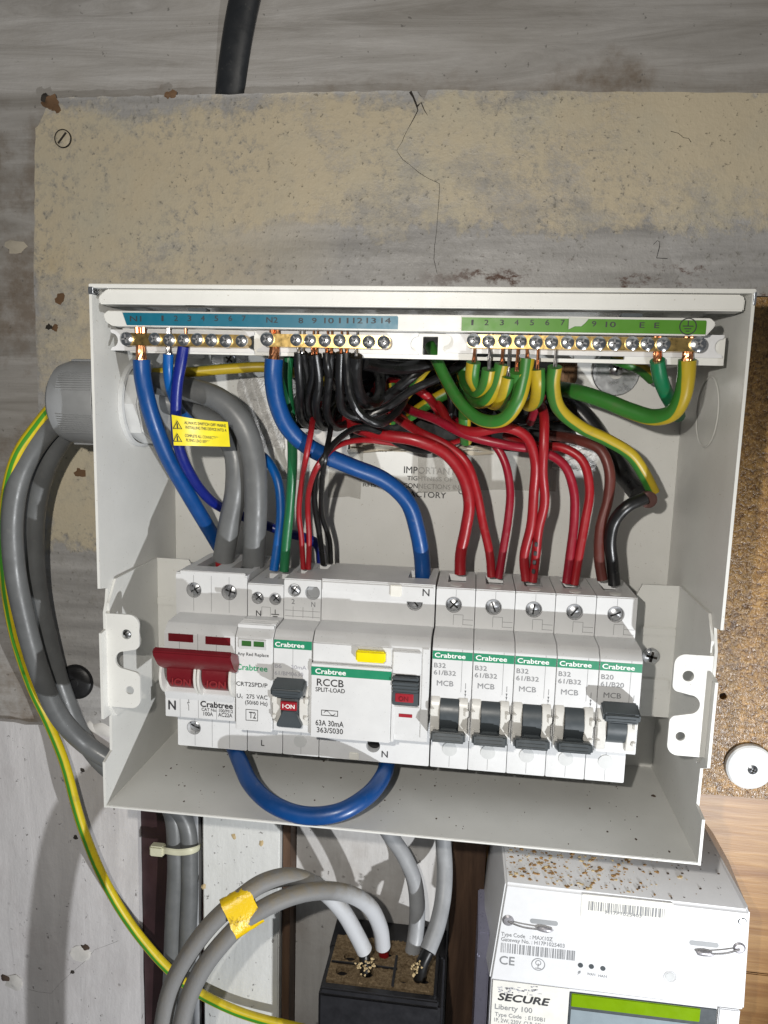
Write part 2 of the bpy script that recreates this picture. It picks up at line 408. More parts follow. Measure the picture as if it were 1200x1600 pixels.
# ------------------------------------------------------------------ the setting behind: wall and boards
BX0, BX1, BZ0, BZ1, BD = -24.2, 244.3, -5.2, 232.2, 86.3      # the enclosure
wall = MB().plate([(-260, -330), (470, -330), (470, 470), (-260, 470)], [], 26, 40).build('wall', 'brushed_wall', None, 0, origin=(0, .04, 0))
tag(wall, None, None, kind='structure')
# plaster that the board is screwed to: it shows above and left of the board
pl = MB().plate([(-260, -14), (470, -14), (470, 470), (-260, 470)], [], 4.5, 26).build('plaster_wall', 'brushed_wall', None, 0, origin=(0, .026, 0))
tag(pl, None, None, kind='structure')
def wobble(a, b, n, amp):
    return [(a[0] + (b[0] - a[0]) * i / n + random.uniform(-amp, amp), a[1] + (b[1] - a[1]) * i / n + random.uniform(-amp, amp)) for i in range(n)]
zt = 340.5
out = wobble((-105.5, -8), (-103, 250), 40, .35) + wobble((-103, 250), (-99, 326), 16, .35) + wobble((-99, 326), (-88, zt + .6), 8, .8) + wobble((-88, zt + .6), (104, zt), 50, .35) \
    + [(104.5, zt - .4), (106.5, zt - 3.0), (108.2, zt - 4.2), (110, zt)] + wobble((111, zt), (440, zt - 10), 50, .35) + [(440, 243), (246.5, 243), (246.5, 20), (238, 20), (238, -8)] + wobble((238, -8), (-60, -9), 8, .2) + wobble((-60, -9), (-105.5, -8), 14, .8)
cb = thing('painted_board', 'cracked cream painted board with grey patches behind the open enclosure', 'board', (0, 9, 0))
MB().plate(out, [], .4, 4.6).build('panel', 'cream_board', cb, 0)
# the crack runs down from the chipped notch in the top edge: a dark groove of uneven width
ck = [(641, 143), (646, 152), (651, 165), (653, 172), (646, 186), (637, 202), (631, 214), (628, 222), (622, 231), (620, 236), (629, 249), (641, 258), (655, 270), (668, 278), (687, 287), (686, 310), (684, 335), (682, 362), (679, 385), (678, 405), (683, 428)]
def strip(pts, y, wf):
    b = MB(); t = b.bm; P = [U(px, py, y) for px, py in pts]; row = []
    for i, p in enumerate(P):
        d = (P[min(i + 1, len(P) - 1)] - P[max(i - 1, 0)]).normalized(); nn = Vector((-d.z, 0, d.x)); w = wf(i / (len(P) - 1)) * random.uniform(.6, 1.4)
        row.append([t.verts.new(p + nn * w + Vector((0, .1, 0))), t.verts.new(p + Vector((0, -.05, 0))), t.verts.new(p - nn * w + Vector((0, .1, 0)))])
    for a, c in zip(row, row[1:]):
        t.faces.new((a[0], a[1], c[1], c[0])); t.faces.new((a[1], a[2], c[2], c[1]))
    return b
strip(ck, .3, lambda t: max(.10, .75 * (1 - t * 3.2))).build('crack', 'crack', cb, 0)
strip([(652, 166), (658, 160), (663, 172), (668, 180)], .3, lambda t: .35 * (1 - t * .7)).build('crack', 'crack', cb, 0)
strip([(1048, 205), (1060, 208), (1068, 215), (1076, 216), (1080, 222)], .3, lambda t: .16).build('crack', 'crack', cb, 0)
strip([(1021, 382), (1027, 376), (1031, 378), (1030, 388), (1026, 403), (1043, 404)], .3, lambda t: .17).build('pencil_mark', 'pencil', cb, 0)
def lump(b, c, rx, ry, rz, jag=.35, seg=9):
    t = bmesh.new(); bmesh.ops.create_icosphere(t, subdivisions=2, radius=1)
    for v in t.verts:
        k = 1 + random.uniform(-jag, jag); v.co = Vector((v.co.x * rx * k, v.co.y * ry * k, v.co.z * rz * k))
    b.add(t, Matrix.Translation(Vector(c)))
for px, py, r, mt in ((270, 148, 2.2, 'rough_brown'), (262, 149, 1.6, 'rough_brown'), (78, 160, 4.2, 'rough_brown'), (88, 168, 2.6, 'rough_brown'), (70, 152, 2.4, 'crack'), (94, 467, 3.0, 'rough_brown'), (76, 511, 1.9, 'crack'), (86, 512, 2., 'rough_brown'), (125, 739, 3., 'rough_brown'), (86, 697, 1.9, 'crack')):
    b = MB(); p = U(px, py, .4); lump(b, p, r, .45, r * .9, .4); b.build('paint_chip', mt, cb, 60)
# countersunk slotted screw with paint on it
p = U(99, 217, .4)
sc = MB().lathe([(0, -.9), (3.1, -.9), (4.2, -.35), (4.3, .3)], (p.x, .1, p.z)).build('screw', 'cream_board', cb)
MB().lathe([(4.25, -.42), (4.75, -.42), (4.75, .3), (4.25, .3), (4.25, -.42)], (p.x, .05, p.z)).build('screw_rim', 'crack', sc)
t = bmesh.new(); bmesh.ops.create_cube(t, size=1); b = MB(); b.add(t, Matrix.Translation((p.x, -.8, p.z)) @ Matrix.Rotation(-.85, 4, 'Y') @ Matrix.Diagonal((7, .5, 1.0, 1))); b.build('slot', 'crack', sc)
# torn plug on the plaster, left of the board
b = MB(); lump(b, U(25, 385, 4.5), 5.5, 1.0, 3.2, .4); o = b.build('plaster_chip', 'plaster', None, 60); tag(o, 'torn pale plug stuck in grey wall left of cream board', 'plaster')
p = U(112, 1070, -5)
dp = thing('dark_plug', 'round dark plug on the board behind the grey loops', 'plug', (p.x, 0, p.z))
MB().lathe([(0, -3.0), (2.2, -2.9), (2.6, -2.2), (6, -1.9), (8.4, -1.4), (9.3, -.6), (9.4, .3)], (p.x, 0, p.z), seg=32).build('dome', 'rubber_black', dp)
MB().lathe([(9.4, -.4), (10.6, -.4), (10.6, .35)], (p.x, 0, p.z), seg=32).build('rim', 'rubber_black', dp)
# lower left: white roughly painted board, with a straight right edge
x1 = X(215, 1300, 0)
wb = thing('white_board', 'chipped white painted board below the enclosure left of maroon channel', 'board', (-150, 12, -330))
MB().plate(wobble((-260, -330), (-260, -11), 3, .1) + wobble((-260, -10.2), (x1, -10.6), 30, .7) + [(x1, -10.8)] + wobble((x1, -11), (x1 - 1, -330), 24, .15), [], .5, 5).build('panel', 'white_board', wb, 0)
for px, py, r, mt in ((128, 1492, 6.2, 'white_plaster'), (133, 1480, 2.8, 'crumb_dark'), (24, 1535, 6.5, 'white_plaster'), (8, 1528, 3, 'crumb_dark'), (118, 1308, 1.5, 'crack'), (129, 1203, 1.4, 'crack'), (72, 1130, 1.4, 'crumb_dark'), (113, 1519, 1.4, 'crack'), (160, 1140, 5.5, 'white_plaster'), (140, 1137, 4.5, 'white_plaster')):
    b = MB(); lump(b, U(px, py, .5), r, .55 if r < 3 else 1.1, r * .85, .38); b.build('paint_chip', mt, wb, 60)
strip([(185, 1470), (165, 1478), (148, 1484), (135, 1500), (114, 1518), (95, 1535), (80, 1552), (60, 1550), (42, 1545)], .48, lambda t: .14).build('crack', 'crack', wb, 0)
# maroon channel (recess) and its side; the wall behind it
ch = MB().plate([(x1 + .2, -330), (X(312, 1300, 0), -330), (X(312, 1300, 0), -9.6), (x1 + .2, -9.6)], [], 4.6, 25.5).build('maroon_board', 'maroon_paint', None, 0)
tag(ch, 'dark maroon painted strip behind tied grey cables', 'board')
# white trunking cover
tx0, tx1 = X(316, 1300, -6), X(437, 1300, -6)
tr = thing('white_trunking', 'flat white trunking below the enclosure beside maroon channel', 'trunking', ((tx0 + tx1) / 2, 25, -330))
MB().box(tx0, tx1, -6, 25.8, -330, -10, .8).build('lid', 'trunking_white', tr)
for px, py in ((365, 1307), (408, 1317), (318, 1385)):
    b = MB(); lump(b, U(px, py, -6.1), 1.2, .5, 1.6, .5); b.build('crumb', 'crumb_pale', tr, 60)
eb = MB().box(tx1 + .6, tx1 + 5.2, -1, 25.5, -330, -10, .3).build('wood_batten', 'dark_wood', None)
tag(eb, 'thin brown wooden batten edge right of white trunking', 'batten')
wbk = MB().plate([(tx1 + 5.6, -330), (X(706, 1330, 14), -330), (X(706, 1330, 14), -9.8), (tx1 + 5.6, -9.8)], [], 13, 25).build('white_backing', 'white_back', None, 0)
tag(wbk, 'grubby white backing board behind black fuse carrier', 'board')
ow = MB().plate([(X(706, 1330, 14) + .5, -330), (X(758, 1345, 14), -330), (X(758, 1345, 14), -9.8), (X(706, 1330, 14) + .5, -9.8)], [], 10, 25).build('shaded_plank', 'dark_wood', None, 0)  # wood in shade, with the shade put into its dark colour
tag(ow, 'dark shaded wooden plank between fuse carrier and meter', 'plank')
# right: varnished chipboard above, pine below
cp = thing('chipboard_panel', 'varnished brown chipboard panel right of the enclosure', 'chipboard', (330, 18, -17.5))
MB().plate(wobble((246.8, -17.5), (440, -18.5), 30, .25) + [(440, 242)] + wobble((440, 242.5), (247, 242.6), 20, .2), [circ(X(1130, 1088, 0), Z(1130, 1088, 0), 1.9, 14)], .2, 18).build('panel', 'chipboard', cp, 0)
pb = thing('pine_board', 'honey coloured pine board below the chipboard behind meter', 'board', (350, 26, -330))
zz0 = -330
for zz1 in (-222, -136, -9.8 - 8):
    MB().box(X(758, 1345, 14) + .6, 440, 20, 25.8, zz0 + .3, zz1 - .3, .6).build('plank', 'pine', pb); zz0 = zz1
p = U(1172, 1199, -2)
ws = thing('white_washer', 'round white washer screwed to the chipboard', 'washer', (p.x, 0, p.z))
MB().lathe([(0, -2.6), (11.2, -2.6), (12.2, -2.0), (12.4, -1.0), (12.4, .1)], (p.x, 0, p.z)).build('disc', 'white_disc', ws)
def cross_head(parent, c, r, depth, mat='chrome', ang=.4, slot='crack', name='screw', dome=.35, w=.28):
    """domed screw head with a real recessed-looking cross: parts screw > cross_slot"""
    b = MB().lathe([(0, -depth - r * dome), (r * .45, -depth - r * dome * .85), (r * .8, -depth - r * dome * .4), (r, -depth), (r, 0)], c, seg=20)
    o = b.build(name, mat, parent)
    b = MB()
    for k in (0, PI / 2):
        t = bmesh.new(); bmesh.ops.create_cube(t, size=1)
        b.add(t, Matrix.Translation(Vector(c) + Vector((0, -depth - r * dome * .72, 0))) @ Matrix.Rotation(ang + k, 4, 'Y') @ Matrix.Diagonal((r * 1.25, r * dome * .7, r * w, 1)))
    b.build('cross_slot', slot, o); return o
cross_head(ws, (p.x + 1.2, -2.5, p.z - 1), 2.6, .2, 'zinc', .35)
# black sheathed cable coming down behind the board
def UP(l): return [U(*q) for q in l]
b = MB().tube([U(470, -420, -30), U(430, -220, -14), U(399, -80, -3), U(381.5, 0, 0), U(372, 50, 1.5), U(365, 98, 3.4), U(360, 140, 5.2), U(357, 175, 6.2)], 8.0, 20, flat=.5)
o = b.build('black_cable', 'pvc_dark', None); tag(o, 'wide flat black sheathed cable dropping behind top of cream board', 'cable')

# ------------------------------------------------------------------ the enclosure
en = thing('enclosure', 'open white steel consumer unit enclosure with its cover removed', 'enclosure', ((BX0 + BX1) / 2, 0, BZ0))
th = 1.2
# back: steel plate with a cut-out where the circuits come in
hole = [(X(px, py, 0), Z(px, py, 0)) for px, py in ((458, 690), (458, 560), (890, 560), (885, 640), (905, 690), (870, 712), (740, 700), (600, 705), (520, 712))]
MB().plate([(BX0 + th, BZ0 + th), (BX1 - th, BZ0 + th), (BX1 - th, BZ1 - th), (BX0 + th, BZ1 - th)], [hole], -1.4, -.1).build('back_panel', 'enclosure_paint', en)
# sides with the notched front edges
lw = [(0, BZ0), (-BD, BZ0), (-BD, 17.6), (-79.4, 18.8), (-79.0, 38.1), (-BD, 38.9), (-BD, 79.4), (-81.2, 88.1), (-79.2, 98.8), (-BD, 100.2), (-BD, BZ1), (0, BZ1)]
lw = [(0, BZ0), (-BD, BZ0), (-BD, 17.4), (-79.4, 20.0), (-79.0, 38.1), (-BD, 38.5), (-BD, 79.4), (-82.2, 80), (-82.2, 88.1), (-80.5, 92), (-79.2, 98.8), (-BD, 100.2), (-BD, BZ1), (0, BZ1)]
gc = (-45.5, 182.5)
MB().plate(lw, [circ(gc[0], gc[1], 16, 28)], BX0, BX0 + th, 'x').build('side_panel', 'enclosure_paint', en)
rw = [(0, BZ0), (-BD, BZ0), (-BD, 15.7), (-77.5, 17.0), (-78.0, 34.5), (-BD, 38.9), (-BD, 76.2), (-82.2, 77), (-82.2, 88.4), (-80, 93), (-78.6, 97.3), (-BD, 98.5), (-BD, BZ1), (0, BZ1)]
sp = MB().plate(rw, [], BX1 - th, BX1, 'x').build('side_panel', 'enclosure_paint', en)
# pressed knock-out ring on the right side, and a round one low on it
MB().lathe([(15.0, -.25), (15.5, -.55), (16.0, -.25)], (BX1 - th, -44, 186), 'x', 40).build('knockout_ring', 'enclosure_paint', sp)
B('bottom_panel', 'enclosure_paint', en, BX0 + .05, BX1 - .05, -BD + .05, 0, BZ0 - .02, BZ0 + th, bev=.25)
tp = B('top_panel', 'enclosure_paint', en, BX0 - .02, BX1 + .02, -BD - .4, 0, BZ1 - th, BZ1 + .4, bev=.3)
# folded lip under the top, chamfered at its left end
z0, z1 = 224.6, 231.2
yl = -84.5
MB().prism([(BX0 + 3.4, z0), (BX1 - 3.2, z0), (BX1 - 3.0, z1 - 2), (BX1 - 4.5, z1 - .4), (BX0 + 6.8, z1 - .4), (BX0 + 3.0, z0 + 3)], yl, yl + 9, 'y', .5).build('top_lip', 'enclosure_paint', en)
B('lip_shadow_gap', 'zinc', en, BX0 + 1.3, BX1 - 1.3, -78, -20, 229.3, 230.6, bev=.2)
# corner nicks where the folded steel shows
B('corner_nick', 'zinc', en, BX0 - .25, BX0 + 2.2, -BD - .6, -BD + 4, 228.2, 231.4, bev=.3)
B('corner_nick', 'zinc', en, BX1 - .9, BX1 + .25, -BD - .6, -BD + 5, 226.5, 231.6, bev=.3)
# rail brackets: front tab with two holes and a U notch, side leg, back leg
def bracket(left):
    br = bpy.data.objects.new('rail_bracket', None); COL.objects.link(br); br.parent = en; br['_o'] = en['_o']
    if left: xw, xi, s = BX0 + th + .1, BX0 + th + 1.3, 1
    else: xw, xi, s = BX1 - th - .1, BX1 - th - 1.3, -1
    xa, xt = (BX0 + .2, -7.2) if left else (BX1 - .2, 227.6)
    zb_, zt_ = (43.0, 87.6) if left else (41.4, 86.0); zm = (zb_ + zt_) / 2 + .6
    r = 4.5
    pts = [(xa, zb_), (xt - s * r, zb_)]
    pts += [(xt - s * r + s * r * math.sin(a), zb_ + r - r * math.cos(a)) for a in [PI / 2 * i / 6 for i in range(1, 7)]]
    zs0, zs1 = zm - 5.0, zm + 5.0
    pts += [(xt - s * 3 + s * 3 * math.cos(a), zs0 - 4.6 + 3 * math.sin(a) + 1.4) for a in [PI / 2 * i / 5 for i in range(6)]]
    cxn = xt - s * 7.5
    pts += [(cxn - s * 4.2 * math.cos(a), zm - .0 + 4.2 * math.sin(a) * 1.0) for a in [-PI / 2 + PI * i / 12 for i in range(13)]]
    pts += [(xt - s * 3 + s * 3 * math.cos(a), zs1 + 3.2 + 3 * math.sin(a)) for a in [-PI / 2 + PI / 2 * i / 5 for i in range(6)]]
    pts += [(xt - s * r + s * r * math.cos(a), zt_ - r + r * math.sin(a)) for a in [PI / 2 * i / 6 for i in range(7)]]
    pts += [(xa, zt_)]
    hx = xt - s * 5.6
    MB().plate(pts, [circ(hx - s * .4, zt_ - 9.3, 2.35, 18), circ(hx + s * .6, zb_ + 8.6, 2.0, 18)], -82.0, -80.8).build('tab', 'enclosure_paint', br)
    a, c = min(xw, xi), max(xw, xi)
    MB().plate([(-28, 36), (-76, 36), (-80.8, 42), (-80.8, 92), (-74, 102), (-28, 102.8)], [], a, c, 'x').build('side_leg', 'enclosure_paint', br)
    xe = xi + s * 17.2
    q = [(xi - s * 1.2, 36), (xe + s * 3, 36), (xe + s * 3, 96), (xe, 102.6), (xi - s * 1.2, 102.8)]
    MB().plate(q, [], -29, -27.6).build('back_leg', 'enclosure_paint', br)
    B('ridge', 'enclosure_paint', br, min(xi, xe), max(xi, xe), -30.2, -29, 77.5, 82, bev=.5)
    B('ridge', 'enclosure_paint', br, min(xi + s * 1, xe - s * 2), max(xi + s * 1, xe - s * 2), -30.0, -29, 50, 56, bev=.5)
    return br
bl = bracket(True); br = bracket(False)
B('din_rail', 'zinc', en, BX0 + 4, BX1 - 4, -27.4, -20, 45, 80, bev=.6)
p = U(1018, 1026, -31)
cross_head(br, (p.x, -29.2, p.z), 4.1, 1.2, 'chrome', .2)
p = U(196, 989, -70); cross_head(bl, (p.x, -69, p.z), 2.6, 1.5, 'chrome', .7)
# fixing washers and screws through the back
p = U(962, 582, -2)
wa = MB().lathe([(3.4, -2.9), (11.2, -2.9), (11.6, -2.5), (11.6, -1.3), (3.4, -1.3)], (p.x, 0, p.z), seg=40).build('fixing_washer', 'zinc', en)
cross_head(wa, (p.x + .4, -2.4, p.z + 2), 3.6, .8, 'zinc', .3)
p = U(360, 559, -2)
wa = B('fixing_plate', 'zinc', en, p.x - 10, p.x + 10, -2.8, -1.4, p.z - 5, p.z + 7, bev=.3)
cross_head(wa, (p.x, -2.7, p.z - 1), 3.4, .6, 'zinc', .6)
# print on the back panel, and the cloudy tapes over it
pr = lambda s, a, b_, c_, h, **k: textp(s, en, a, b_, c_, h, -1.52, 'ink', **k)
pr('IMPORTANT', 631, 739, 712, 10.5, bold=.008); pr('TIGHTNESS OF', 636, 750, 707, 6.5, bold=.005); pr('CONNECTIONS IN', 630, 762, 717, 7.5, bold=.005); pr('FACTORY', 634, 776, 697, 9, bold=.012); pr('O', 716, 772, 725, 9, bold=.01); pr('RHSC', 567, 760, 596, 5, bold=.012); pr('CLR61RCBO', 570, 705, 605, 4, bold=.005)
def tape(pts, name='clear_tape', mat='fogged_tape'):
    q = [(X(a, b_, -1.6), Z(a, b_, -1.6)) for a, b_ in pts]; MB().plate(q, [], -1.75, -1.62).build(name, mat, en, 0)
tape([(653, 705), (740, 700), (872, 712), (868, 768), (780, 765), (653, 770)]); tape([(516, 700), (568, 703), (563, 780), (545, 776), (512, 778)]); tape([(430, 690), (470, 692), (470, 750), (430, 748)])
# crumpled film stuffed in the hole, left and right edges, plaster showing through
def crumple(pts, y, name, mat, amp=2.2):
    q = [U(a, b_, y) for a, b_ in pts]; x0_, x1_ = min(v.x for v in q), max(v.x for v in q); z0_, z1_ = min(v.z for v in q), max(v.z for v in q)
    b = MB(); t = b.bm; N = 10
    g = [[t.verts.new((x0_ + (x1_ - x0_) * i / N + random.uniform(-.8, .8), y + random.uniform(-amp, 0), z0_ + (z1_ - z0_) * j / N + random.uniform(-.8, .8))) for j in range(N + 1)] for i in range(N + 1)]
    for i in range(N):
        for j in range(N): t.faces.new((g[i][j], g[i + 1][j], g[i + 1][j + 1], g[i][j + 1]))
    return b.build(name, mat, en, 50)
crumple([(372, 590), (462, 700)], -1.8, 'crumpled_film', 'crumpled_film')
crumple([(448, 668), (545, 735)], -1.8, 'torn_plaster', 'white_plaster', 3)
crumple([(868, 560), (895, 660)], -1.8, 'crumpled_film', 'rough_brown', 3); crumple([(865, 690), (930, 735)], -1.8, 'crumpled_film', 'crumpled_film')
crumple([(548, 690), (770, 712)], -1.0, 'torn_plaster', 'plaster', 2.2)
MB().plate([(BX0 + 60, 100), (BX1 - 50, 100), (BX1 - 50, 215), (BX0 + 60, 215)], [], .05, .35).build('entry_dark_sheet', 'black_hole', en)  # black sheet behind the cut-out paints in the dark of the opening
# dark specks lying on the floor of the box
b = MB()
for i in range(110):
    x_, y_ = random.uniform(-10, 235), random.uniform(-82, -10); r = random.choice((.12, .15, .18, .22, .22, .3, .42)); lump(b, (x_, y_, BZ0 + th + .1), r, r * random.uniform(.6, 2), .2, .4)
p = U(1021, 1244, -4, 2); lump(b, (p.x, p.y, BZ0 + th + .2), 1.2, 1, .4, .3)
tag(b.build('grit', 'crumb_dark', en, 0), None, None, kind='stuff')
# terminal rail: label carrier along the top, open frame below it
yr = -84
MB().prism([(-19.4, 220.2), (-17.5, 221.9), (229.5, 221.9), (231.4, 220.0), (231.0, 218.6), (228.2, 215.2), (-15.5, 215.6), (-18.4, 217.4)], yr, yr + 7, 'y', .35).build('label_carrier', 'enclosure_paint', en)
bk = MB().plate([(-12.5, 205.2), (238.8, 204.6), (238.8, 215.4), (-16, 215.6)], [rrect(35, 44, 206.8, 214.3, .4), rrect(117.2, 123.6, 206.6, 214.2, .4), rrect(60, 104, 206.8, 214.3, .4), rrect(140, 200, 206.2, 214.4, .4)], -73.5, -71).build('terminal_frame', 'enclosure_paint', en)
for xx in (-8, 110.5, 129, 232): B('frame_leg', 'enclosure_paint', en, xx - 3, xx + 3, -71.2, -1.2, 207, 214, bev=.5)
for px in (308, 988): B('carrier_clip', 'dark_grey', en, X(px, 482, -84) - 4, X(px, 482, -84) + 4, -84.3, -79, 222.0, 223.4, bev=.2)
def label(name, x0, x1, zt0, zb0, mat, sl=0.): return MB().prism([(x0, zt0), (x1 - .3, zt0), (x1, zt0 - .5), (x1, zb0), (x0 + sl, zb0)], -84.45, -83.9, 'y').build(name, mat, en)
label('blue_strip', -10.4, 107.6, 221.1, 215.9, 'blue_label', 1.8); label('green_strip', 133.4, 227.8, 221.0, 215.7, 'green_label')
def num(s, px, py, parent=en, h=8.5, w=None):
    w_ = w or (6.5 * len(s)); textp(s, parent, px - w_ / 2, py, px + w_ / 2, h, -84.5, 'ink', .004)
num('N1', 212, 502, w=18); num('N2', 425, 504, w=18)
for s, px in zip('1234567', (254, 275, 296, 317, 338, 360, 381)): num(s, px, 501.5, w=6 if s != '1' else 3.5)
for s, px in zip(('8', '9', '10', '11', '12', '13', '14'), (470, 491, 514, 537, 559, 580, 603)): num(s, px, 505, w=7.5 * len(s))
for s, px in zip(('1', '2', '3', '4', '5', '6', '7'), (738, 760, 784, 807, 831, 855, 879)): num(s, px, 508, w=6.5 if s != '1' else 3.5)
num('9', 928, 510, w=7); num('10', 954, 511, w=16); num('E', 1003, 512, w=8); num('E', 1026, 512.5, w=8)
p = U(1075, 510, -84.5)
b = MB(); b.plate(circ(p.x, p.z, 3.3, 24), [circ(p.x, p.z, 2.9, 24)], -84.6, -84.46)
for dz, w in ((.1, 2.0), (-.9, 1.3), (-1.8, .7)): b.box(p.x - w, p.x + w, -84.6, -84.46, p.z + dz - .18, p.z + dz + .18, 0)
b.box(p.x - .18, p.x + .18, -84.6, -84.46, p.z + .2, p.z + 2.3, 0); b.build('earth_symbol', 'ink', en)
q = [(X(a, b_, -84.5), Z(a, b_, -84.5)) for a, b_ in ((889, 496), (920, 498), (914, 505), (908, 510), (898, 510), (888, 515))]
MB().plate(q, [], -85.2, -84.47).build('torn_corner', 'label_tear', en)

# ------------------------------------------------------------------ terminal bars
def bar(name, lab, xs, thick, z, x0, x1, hx0, hx1, gap=None):
    t = thing(name, lab, 'terminal bar', ((x0 + x1) / 2, -71, z - 3), 'terminal bars')
    # moulded carrier with hooked ends
    h = [(hx0, z + 4.4), (hx1, z + 4.4)]
    h += [(hx1, z + 3.4)] + [(hx1 - .6 - 3.0 * math.cos(a) * .9, z - .2 + 3.0 * math.sin(a)) for a in [PI / 2 - PI * i / 10 for i in range(11)]] + [(hx1, z - 4.0), (hx1, z - 4.6)]
    h += [(hx0, z - 4.6), (hx0, z - 4.0)] + [(hx0 + .6 + 3.0 * math.cos(a) * .9, z - .2 + 3.0 * math.sin(a)) for a in [-PI / 2 + PI * i / 10 for i in range(11)]] + [(hx0, z + 3.4)]
    MB().plate(h, [], -74.9, -73.6).build('carrier', 'holder_plastic', t)
    # brass bar with the wire holes as dark round openings below each screw
    pts = rrect(x0, x1, z - 2.75, z + 2.55, 2.2)
    MB().plate(pts, [], -80.6, -75.1).build('brass_bar', 'brass', t)
    for i, x_ in enumerate(xs):
        big = thick and abs(x_ - thick) < .1
        r = 2.75 if not big else 3.0
        cross_head(t, (x_, -80.5, z + random.uniform(-.25, .25)), r * random.uniform(.94, 1.02), random.uniform(.5, 1.5), 'chrome', random.uniform(0, 1.5), 'line_grey', dome=.25, w=.22)
    return t
ZN, ZE = 210.5, 212.1
nb1 = bar('neutral_terminal_bar', 'brass neutral terminal bar with eight screws under the N1 to 7 numbers', [-10.4, 2.5, 8.9, 15.2, 21.5, 27.8, 34.1, 40.9], -10.4, ZN, -12.6, 43.4, -20.8, 44.5)
nb2 = bar('neutral_terminal_bar', 'brass neutral terminal bar with eight screws under the N2 to 14 numbers', [52.1, 64.7, 70.5, 76.8, 83.1, 89.4, 95.4, 101.6], 52.1, ZN + .6, 49.6, 104.3, 45.5, 115.5)
eb_ = bar('earth_terminal_bar', 'long brass earth terminal bar under the green numbered strip', [138.5, 144.5, 151.0, 157.2, 163.4, 169.6, 175.9, 181.8, 188.1, 194.3, 201.1, 206.8, 213.0, 226.2], 226.2, ZE, 135.8, 228.8, 126.8, 237.8)

# ------------------------------------------------------------------ devices on the rail
NY, SY = -76.0, -58.0
SH0, SH1, NO0, NO1 = 14.6, 102.8, 37.0, 84.0
def body(parent, x0, x1, nx0=None, nx1=None, nz0=NO0, nz1=NO1, top_back=-22, holes_top=(), holes_bot=(), wire=(), zt=SH1):
    """housing: rear block, shoulder plates with real screw holes, nose; top plate with wire holes"""
    nx0 = x0 if nx0 is None else nx0; nx1 = x1 if nx1 is None else nx1
    h = B('housing', 'device_plastic', parent, x0, x1, SY + 5, -30, SH0 + .3, zt - 3.5, bev=.3)
    def quad(a, b_, c_, d_, r): return rrect(a, b_, c_, d_, r, 3)
    MB().plate(quad(x0, x1, nz1 - 1, zt - .6, .6), [circ(*c_, 20) for c_ in holes_top], SY, SY + 5.2).build('shoulder', 'device_plastic', parent)
    MB().plate(quad(x0, x1, SH0, nz0 + 2, .6), [circ(*c_, 20) for c_ in holes_bot], SY, SY + 5.2).build('shoulder', 'device_plastic', parent)
    MB().plate([(x0 + .05, SY + .4), (x1 - .05, SY + .4), (x1 - .05, top_back), (x0 + .05, top_back)], [[(a, c_), (b_, c_), (b_, d_), (a, d_)] for a, b_, c_, d_ in wire], zt - 3.4, zt, 'z').build('top_plate', 'device_plastic', parent)
    pr_ = [(SY + .2, nz0), (NY + .6, nz0), (NY, nz0 + .6), (NY, nz1 - 4.6), (NY + .4, nz1 - 4.0), (NY + 3.6, nz1 - .9), (NY + 4.6, nz1 - .4), (SY + .2, nz1 + .2)]
    MB().prism(pr_, nx0, nx1, 'x', .18).build('nose', 'device_plastic', parent)
    B('foot', 'dark_grey', parent, x0 + 2, x1 - 2, SY + 6, -24, SH0 - 3.0, SH0 + .2, bev=.3)
def terminal(parent, x_, z_, r, deep=3.2, slot_ang=.5, mat='chrome', style=0):
    mat = 'screw_steel'
    o = MB().lathe([(0, SY + deep - 1.1), (r * .4, SY + deep - .95), (r * .75, SY + deep - .45), (r * .93, SY + deep + .2), (r * .93, SY + deep + 3)], (x_, 0, z_), seg=20).build('terminal_screw', mat, parent)
    b = MB()
    for k in ((0, PI / 2) if style else (0,)):
        t = bmesh.new(); bmesh.ops.create_cube(t, size=1)
        b.add(t, Matrix.Translation((x_, SY + deep - .75, z_)) @ Matrix.Rotation(slot_ang + k, 4, 'Y') @ Matrix.Diagonal((r * 1.4, .8, r * .2, 1)))
    b.build('slot', 'black_hole', o)
    MB().lathe([(r + .02, SY - .06), (r + .30, SY - .06), (r + .30, SY + .4)], (x_, 0, z_), seg=24).build('hole_rim', 'line_grey', parent)
def seam(parent, x_, z0_, z1_, y, w=.09): B('seam', 'line_grey', parent, x_ - w, x_ + w, y - .04, y + .2, z0_, z1_, bev=0)
def hseam(parent, x0_, x1_, z_, y, w=.09): B('seam', 'line_grey', parent, x0_, x1_, y - .04, y + .2, z_ - w, z_ + w, bev=0)
